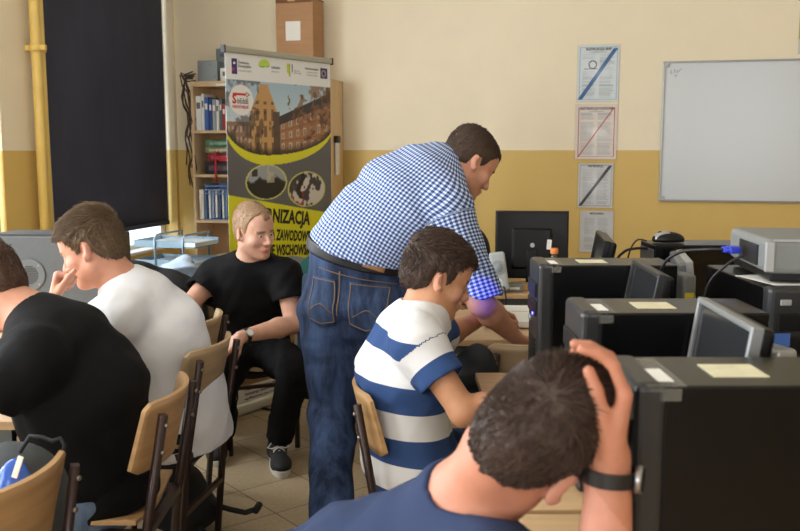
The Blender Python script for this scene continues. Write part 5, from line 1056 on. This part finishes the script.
def stripes_mat():
    m = mat('striped_jersey', (.8, .8, .8), .85, bump=.2, bscale=500, spec=.2); nt = m.node_tree; p = nt.nodes['Principled BSDF']; a = nd(nt, 'ShaderNodeAttribute', attribute_name='pv'); r = nd(nt, 'ShaderNodeMapRange', i_1=-.10, i_2=.60, i_3=0, i_4=1); nt.links.new(a.outputs['Fac'], r.inputs[0])
    cr = nd(nt, 'ShaderNodeValToRGB'); cr.color_ramp.interpolation = 'CONSTANT'; W_ = (*rgb(226, 226, 226), 1); B_ = (*rgb(54, 80, 128), 1)
    stops = [(-.10, W_), (.03, B_), (.09, W_), (.18, B_), (.265, W_), (.345, B_), (.425, W_), (.505, B_)]; e = cr.color_ramp.elements; e[0].position = 0; e[0].color = W_; e[1].position = (.03+.1)/.7; e[1].color = B_
    for z, c in stops[2:]: q = e.new((z+.1)/.7); q.color = c
    nt.links.new(r.outputs[0], cr.inputs[0]); nt.links.new(cr.outputs[0], p.inputs['Base Color']); return m
def gingham_mat():
    m = mat('checked_cotton', (.7, .7, .8), .8, bump=.15, bscale=500, spec=.2); nt = m.node_tree; p = nt.nodes['Principled BSDF']; fs = []
    for at_ in ('pu', 'pv'):
        a = nd(nt, 'ShaderNodeAttribute', attribute_name=at_); q = nd(nt, 'ShaderNodeMath', operation='MULTIPLY_ADD', i_1=1/.0132, i_2=100.0); nt.links.new(a.outputs['Fac'], q.inputs[0]); f = nd(nt, 'ShaderNodeMath', operation='FRACT'); nt.links.new(q.outputs[0], f.inputs[0]); l = nd(nt, 'ShaderNodeMath', operation='LESS_THAN', i_1=.52); nt.links.new(f.outputs[0], l.inputs[0]); fs.append(l)
    ad = nd(nt, 'ShaderNodeMath', operation='ADD'); nt.links.new(fs[0].outputs[0], ad.inputs[0]); nt.links.new(fs[1].outputs[0], ad.inputs[1]); hf = nd(nt, 'ShaderNodeMath', operation='MULTIPLY', i_1=.5); nt.links.new(ad.outputs[0], hf.inputs[0])
    cr = nd(nt, 'ShaderNodeValToRGB'); cr.color_ramp.interpolation = 'CONSTANT'; e = cr.color_ramp.elements; e[0].position = 0; e[0].color = (*rgb(216, 224, 238), 1); e[1].position = .25; e[1].color = (*rgb(120, 142, 186), 1); q = e.new(.75); q.color = (*rgb(42, 56, 104), 1)
    nt.links.new(hf.outputs[0], cr.inputs[0]); nt.links.new(cr.outputs[0], p.inputs['Base Color']); return m
BLACKTEE = cloth_mat('black_jersey', rgb(13, 13, 15)); WHITETEE = cloth_mat('white_jersey', rgb(226, 227, 230)); NAVYTEE = cloth_mat('navy_jersey', rgb(44, 56, 86)); STRIPE = stripes_mat(); CHECK = gingham_mat()
JEAN = denim('jeans_blue', rgb(30, 40, 63), rgb(68, 88, 124)); JEANL = denim('jeans_light', rgb(78, 100, 132), rgb(120, 140, 164)); JEAND = denim('jeans_dark', rgb(24, 30, 46), rgb(42, 52, 74)); BLKTR = cloth_mat('black_trousers', rgb(13, 13, 15)); SHOEK = mat('shoe_canvas', rgb(20, 20, 22), .8, bump=.2)
S_PALE = rgb(208, 160, 136); S_TAN = rgb(196, 142, 106); S_PINK = rgb(200, 144, 118)

# --- man in black seated at the back, facing the camera and looking to the right
F = nrm((.30, -.95, 0)); side = (.95, .30, 0)
J = dict(skin=S_PALE, hs=.99, hc=V3(254, 231, 4.19), hF=(.74, -.66, -.16), hU=(.02, -.12, 1), neck=V3(251, 263, 4.25), bs=1.05,
  spine=[(V3(254, 352, 4.36), side, .165, .12), (V3(253, 322, 4.36), side, .155, .115), (V3(251, 291, 4.32), side, .170, .120), (V3(250, 274, 4.29), side, .150, .095)],
  shL=V3(285, 275, 4.22), elL=V3(294, 324, 4.14), wrL=V3(241, 337, 3.90), shR=V3(215, 275, 4.30), elR=V3(186, 309, 4.14), wrR=V3(160, 318, 4.18),
  handL=((-.80, -.15, -.55), (.1, .55, -.83), (.1, -.9, -.4)), hkL=dict(curl=.45, spread=1.0), handR=((-1, .1, -.1), (0, 0, -1), (0, -1, 0)), hkR=dict(curl=.5))
legs_to(J, F); J['hipL'] = V3(268, 352, 4.32); J['hipR'] = V3(243, 352, 4.34); J['knL'] = V3(296, 368, 4.00); J['anL'] = V3(277, 446, 4.08); J['knR'] = V3(224, 372, 4.02); J['anR'] = V3(222, 440, 4.22)
tL = fl3(279, 466); tR = fl3(213, 470); J['toeL'] = tL; J['toeR'] = tR
p, _ = person('person', 'man in black T-shirt and white watch sitting facing the camera before the banner', J, SKINM, (-.72, 4.37, 0), h=.0042, lips=rgb(196, 120, 110), browc=rgb(120, 86, 60), beard=(*rgb(176, 120, 92), .35))
hair(p, J, HAIRM, thick=.006, top=.001, n=2600, length=.006, wid=.0016, lift=.3, col=rgb(150, 120, 92), var=.25, seed=2, recede=.05)
shirt(p, J, BLACKTEE, off=.014, frac=(.52, .52), ext=.05, amp=.011, f=52, seed=11, flare=.014, collar=.066, name='tshirt')
trousers(p, J, BLKTR, off=.010, amp=.012, seed=12, hem=.90, waist=.04, rs=(.092, .066, .050))
shoe(p, J['anL'], tL, SHOEK); shoe(p, J['anR'], tR, SHOEK)
watch(p, J['wrL'], J['elL'], mat('watch_leather', rgb(24, 22, 22), .5), mat('watch_dial_white', rgb(235, 235, 232), .3), (.25, -.85, .45), .031, 'wristwatch with a round white dial')

# --- man in the checked shirt leaning over the desk
side = nrm((-.63, .68, .36)); hs_ = (-.9, .40, .16)
J = dict(skin=S_PINK, hs=1.0, hc=V3(469, 163, 3.42), hF=(.76, .27, -.59), hU=(.52, .26, .8), neck=V3(441, 165, 3.40), seam=-1, bs=1.12, slv=.1,
  spine=[(V3(356, 300, 3.40), hs_, .175, .130), (V3(356, 258, 3.38), (-.88, .40, .25), .165, .128), (V3(378, 230, 3.37), side, .170, .130), (V3(403, 200, 3.36), side, .186, .124), (V3(425, 181, 3.36), side, .160, .098)],
  shR=V3(448, 205, 3.24), elR=V3(481, 303, 3.16), wrR=V3(514, 336, 3.32), shL=V3(396, 184, 3.50), elL=V3(412, 240, 3.68), wrL=V3(438, 292, 3.82),
  handR=((.75, .55, -.30), (-.1, .1, -1), (-.5, .8, 0)), hkR=dict(curl=.25), handL=((.8, .3, -.2), (0, 0, -1), (.3, -.9, 0)), hkL=dict(curl=.25))
J['hipL'] = V3(330, 312, 3.42); J['knL'] = V3(333, 410, 3.38); J['anL'] = fl3(330, 560)+A3((0, .02, .09)); J['hipR'] = V3(377, 316, 3.34); J['knR'] = V3(390, 425, 3.44); J['anR'] = fl3(396, 540)+A3((0, .02, .09))
J['toeL'] = J['anL']+A3((.07, .15, -.06)); J['toeR'] = J['anR']+A3((.07, .15, -.06))
HEMN = nrm(np.cross((-.88, .40, .25), (.4, .9, .05))); HEMN = -HEMN*np.sign(HEMN[2])
p, _ = person('person', 'man in blue checked shirt and jeans leaning over the desk', J, SKINM, (-.18, 3.36, 0), h=.0042, browc=rgb(60, 44, 34), beard=(*rgb(150, 112, 94), .25))
hair(p, J, HAIRM, thick=.0062, top=.001, n=3600, length=.007, wid=.0016, lift=.3, col=rgb(66, 50, 40), var=.35, seed=3)
shirt(p, J, CHECK, off=.020, frac=(.98, .98), ext=0, hemp=V3(358, 250, 3.38), hemn=HEMN, amp=.013, seed=21, flare=.014, collar=.064, name='checked_shirt', f=40, extra=lambda fd: [fd.add(ECone(V3(357, 256, 3.38), V3(372, 228, 3.37), (-.88, .40, .25), side, .195, .19, .150, .145), .05)])
_, tV, tF = trousers(p, J, JEAN, off=.014, amp=.011, seed=22, waist=.195, rs=(.098, .067, .058), top=1.2, offt=.022, name='jeans')
bdir = nrm((-.42, -.88, .10)); rdir = nrm((.9, -.42, -.12)); SEAM = mat('seam_thread', rgb(112, 92, 70), .8); SEAMD = denim('jeans_pocket', rgb(36, 48, 72), rgb(74, 94, 128))
def pocket_shape(x, y): return (x*(1-.14*max(0, -y/.085)), y-(.022*(1-abs(x)/.075) if y < -.07 else 0))
for cpx, nm in (((369, 306), 1), ((313, 301), 0)):
    c = V3(*cpx, 3.25); out = (-.15, -.98, .06) if nm else (-.62, -.78, .05); rr = (.98, -.16, -.10) if nm else (.78, -.62, -.06)
    pk = project_patch(p, 'back_pocket', tV, tF, c, rr, (.10, 0, 1), .150 if nm else .120, .168, out, SEAMD, 12, 12, .001, .002, pocket_shape)
    for yy in (-.072, .076): project_patch(p, 'pocket_stitching', tV, tF, c, rr, (.10, 0, 1), .142 if nm else .112, .004, out, SEAM, 14, 1, .004, .001, (lambda x, y, Y=yy: (x*(1 if Y > 0 else .86), y+Y-(.018*(1-abs(x)/.075) if Y < 0 else 0)))).parent = pk
    project_patch(p, 'pocket_stitching', tV, tF, c, rr, (.10, 0, 1), .110 if nm else .09, .004, out, SEAM, 16, 1, .004, .001, lambda x, y: (x, y-.030+.016*math.cos(x*52))).parent = pk
    for sg in (1, -1): project_patch(p, 'pocket_stitching', tV, tF, c, rr, (.10, 0, 1), .004, .150, out, SEAM, 1, 14, .004, .001, (lambda x, y, S_=sg, W_=(.070 if nm else .055): (x+S_*W_*(1-.12*max(0, -y/.085)), y))).parent = pk
for q in p.children:
    if q.name.startswith('back_pocket'):
        for k in q.children: k.location = (0, 0, 0)
project_patch(p, 'seat_seam', tV, tF, V3(331, 296, 3.2), rdir, (.1, 0, 1), .005, .17, (-.42, -.9, 0), SEAM, 1, 16, .001, .001); project_patch(p, 'yoke_seam', tV, tF, V3(352, 279, 3.2), (.95, -.25, -.2), (.2, 0, 1), .30, .004, (-.25, -.95, 0), SEAM, 26, 1, .001, .001)
# belt with a tan leather patch
fd = Field(V3(356, 262, 3.38)-.35, V3(356, 262, 3.38)+.35, .006); bax = nrm(np.cross((-.88, .40, .25), (.4, .9, .05))); bax = bax*np.sign(bax[2]); bc = V3(357, 252, 3.38)
fd.add(ECone(bc-bax*.06, bc+bax*.06, (-.88, .40, .25), (-.88, .40, .25), .203, .203, .158, .158), .01); fd.halfspace(bc+bax*.022, bax); fd.halfspace(bc-bax*.026, -bax); bV, bF = fd.mesh(); add_child(p, 'belt', bV, bF, mat('belt_black', rgb(18, 17, 18), .5))
project_patch(p, 'leather_patch', bV, bF, V3(371, 265, 3.15), (.93, -.2, -.30), bax, .078, .040, (-.15, -.98, .1), mat('leather_tan', rgb(176, 128, 84), .6, nscale=12, namt=.15), 8, 5, .003, .003, label='tan leather waistband patch')
for cx_ in ((335, 254),): project_patch(p, 'belt_loop', bV, bF, V3(*cx_, 3.15), (.9, -.35, -.2), bax, .016, .052, (-.35, -.92, .1), SEAMD, 2, 5, .003, .002)

# --- boy in the striped shirt
F = nrm((.95, .30, 0)); side = (-.30, .95, 0)
J = dict(skin=S_TAN, hs=.98, hc=V3(437, 276, 2.72), hF=(.90, .17, -.36), hU=(.36, .06, .92), neck=V3(424, 315, 2.71), bs=.97, slv=.10,
  spine=[(V3(411, 462, 2.72), side, .165, .125), (V3(404, 420, 2.72), side, .150, .118), (V3(403, 372, 2.71), side, .165, .122), (V3(411, 338, 2.70), side, .145, .095)],
  shR=V3(417, 342, 2.53), elR=V3(464, 412, 2.44), wrR=V3(530, 398, 2.50), shL=V3(434, 334, 2.88), elL=V3(440, 338, 3.08), wrL=V3(482, 318, 3.28),
  handR=((1, .1, -.1), (0, 0, -1), (0, 1, 0)), hkR=dict(curl=.4), handL=((.75, .62, .12), (.2, -.1, -1), (.5, -.8, 0)), hkL=dict(curl=.7))
legs_to(J, F, thigh=.40)
p, _ = person('person', 'boy in a white and blue striped T-shirt sitting in profile at the desk', J, SKINM, (.04, 2.72, 0), h=.0038, browc=rgb(52, 36, 28), lips=rgb(190, 112, 98))
hair(p, J, HAIRM, thick=.010, top=.007, n=4200, length=.016, wid=.0018, lift=.25, col=rgb(64, 47, 37), var=.4, seed=4, fwd=1.1, line=((-.13, -.062), (-.075, -.062), (-.045, -.052), (-.033, -.026), (-.024, .018), (.002, .026), (.012, .004), (.020, -.010), (.030, -.006), (.036, .036), (.055, .060), (.075, .066), (.12, .070)))
shirt(p, J, STRIPE, off=.013, frac=(.50, .56), ext=.05, amp=.010, f=50, seed=31, flare=.012, collar=.064, name='striped_tshirt')
trousers(p, J, JEAN, off=.010, seed=32, waist=.04, name='jeans'); shoe(p, J['anL'], J['toeL'], SHOEK, False); shoe(p, J['anR'], J['toeR'], SHOEK, False)

# --- man in the white T-shirt, chin on his fist
F = nrm((-.95, .16, 0)); side = (-.16, -.95, 0)
J = dict(skin=S_PINK, hs=1.0, hc=V3(92, 248, 3.03), hF=(-.92, .06, -.38), hU=(-.40, .05, .9), neck=V3(124, 287, 3.05), bs=1.08, nose=1.03, hsz=1.1,
  spine=[(V3(184, 420, 3.10), side, .175, .130), (V3(178, 385, 3.10), side, .160, .128), (V3(160, 337, 3.08), side, .180, .132), (V3(141, 306, 3.06), side, .155, .105)],
  shL=V3(116, 318, 2.87), elL=V3(46, 352, 2.84), wrL=V3(53, 304, 2.90), shR=V3(130, 306, 3.26), elR=V3(60, 345, 3.30), wrR=V3(10, 352, 3.2),
  handL=((.18, .25, .95), (.95, .1, -.2), (.2, -.95, .2)), hkL=dict(curl=1.75, spread=.95, thumb=.5), handR=((-1, .1, 0), (0, 0, -1), (0, -1, 0)), hkR=dict(curl=.4))
legs_to(J, F, thigh=.43)
p, _ = person('person', 'man in a plain white T-shirt resting his chin on his fist', J, SKINM, (-.88, 3.1, 0), h=.0040, browc=rgb(84, 62, 44), lips=rgb(190, 112, 102))
hair(p, J, HAIRM, thick=.008, top=.005, n=4200, length=.016, wid=.0019, lift=.35, col=rgb(100, 80, 58), var=.4, seed=5, fwd=1.0, spike=.12)
shirt(p, J, WHITETEE, off=.016, frac=(.62, .62), ext=.07, amp=.011, seed=41, flare=.016, collar=.066, name='tshirt', f=44)
trousers(p, J, JEAND, off=.010, seed=42, waist=.04, name='jeans'); shoe(p, J['anL'], J['toeL'], SHOEK, False); shoe(p, J['anR'], J['toeR'], SHOEK, False)

# --- man in the plain black T-shirt with his back to us, near left
F = nrm((-.95, .20, 0)); side = (-.20, -.95, 0)
J = dict(skin=S_PINK, hs=1.02, hc=V3(-14, 290, 2.52), hF=(-.84, .05, -.54), hU=(-.54, .06, .84), neck=V3(38, 321, 2.48), bs=1.15,
  spine=[(V3(96, 484, 2.47), side, .185, .140), (V3(92, 445, 2.47), side, .175, .140), (V3(82, 392, 2.46), side, .190, .145), (V3(60, 350, 2.46), side, .175, .120)],
  shL=V3(32, 360, 2.24), elL=V3(-20, 402, 2.2), wrL=V3(-80, 410, 2.25), shR=V3(46, 338, 2.70), elR=V3(4, 404, 2.62), wrR=V3(-60, 404, 2.55),
  handR=((-1, .1, 0), (0, 0, -1), (0, -1, 0)), hkR=dict(curl=.4), handL=((-1, .1, 0), (0, 0, -1), (0, 1, 0)), hkL=dict(curl=.4))
legs_to(J, F, thigh=.44)
p, _ = person('person', 'man in a plain black T-shirt bent over the near left desk, back turned', J, SKINM, (-.88, 2.47, 0), h=.0042, browc=rgb(84, 62, 44))
hair(p, J, HAIRM, thick=.007, top=.002, n=3200, length=.014, wid=.0018, lift=.5, col=rgb(80, 58, 44), var=.35, seed=6)
shirt(p, J, BLACKTEE, off=.016, frac=(.80, .60), ext=.03, amp=.007, seed=51, flare=.014, collar=.070, name='tshirt', f=42)
trousers(p, J, JEANL, off=.012, seed=52, waist=.06, name='jeans'); shoe(p, J['anL'], J['toeL'], SHOEK, False); shoe(p, J['anR'], J['toeR'], SHOEK, False)

# --- man in navy in front, head propped on his right hand
F = nrm((.90, .42, 0)); side = (-.42, .90, 0); R_ = nrm((.50, -.58, -.64)); f0 = nrm((.66, .73, -.146)); u0 = np.cross(R_, f0); a_ = D2R(22); hF = f0*math.cos(a_)-u0*math.sin(a_); hU = u0*math.cos(a_)+f0*math.sin(a_)
J = dict(skin=rgb(186, 126, 100), hs=.97, hc=V3(535, 438, 1.22), hF=hF, hU=hU, neck=V3(464, 506, 1.27), bs=.97,
  spine=[((-.24, 1.32, .57), side, .170, .13), ((-.185, 1.32, .68), side, .160, .125), ((-.05, 1.31, .755), side, .170, .122), ((.03, 1.29, .83), side, .135, .09)],
  shL=V3(440, 545, 1.47), elL=V3(520, 640, 1.60), wrL=V3(600, 620, 1.55), shR=V3(500, 590, 1.12), elR=V3(598, 640, 1.14), wrR=V3(611, 456, 1.15),
  handR=((.17, .12, .98), (-1, .15, .05), (.1, -1, 0)), hkR=dict(curl=.62, spread=.98, thumb=.3), handL=((1, .1, 0), (0, 0, -1), (0, -1, 0)), hkL=dict(curl=.4))
legs_to(J, F, thigh=.43)
p, _ = person('person', 'man in a navy T-shirt nearest the camera, head propped on his hand', J, SKINM, (-.19, 1.33, 0), h=.0034, hi=(9, 9, 9), browc=rgb(50, 36, 28))
hair(p, J, HAIRM, thick=.0085, top=.003, n=9000, length=.016, wid=.0011, h=.0032, lift=.22, col=rgb(62, 46, 37), var=.45, seed=7, fwd=.8)
shirt(p, J, NAVYTEE, off=.014, frac=(.55, .55), ext=.05, amp=.010, f=48, seed=61, flare=.014, collar=.070, drop=-.035, name='tshirt')
trousers(p, J, JEAND, off=.010, seed=62, waist=.04, name='jeans'); shoe(p, J['anL'], J['toeL'], SHOEK, False); shoe(p, J['anR'], J['toeR'], SHOEK, False)
watch(p, J['wrR'], J['elR'], mat('watch_strap', rgb(16, 16, 18), .45), mat('watch_dial_dark', rgb(40, 42, 46), .25), (.9, -.4, 0), .033, 'black wristwatch')
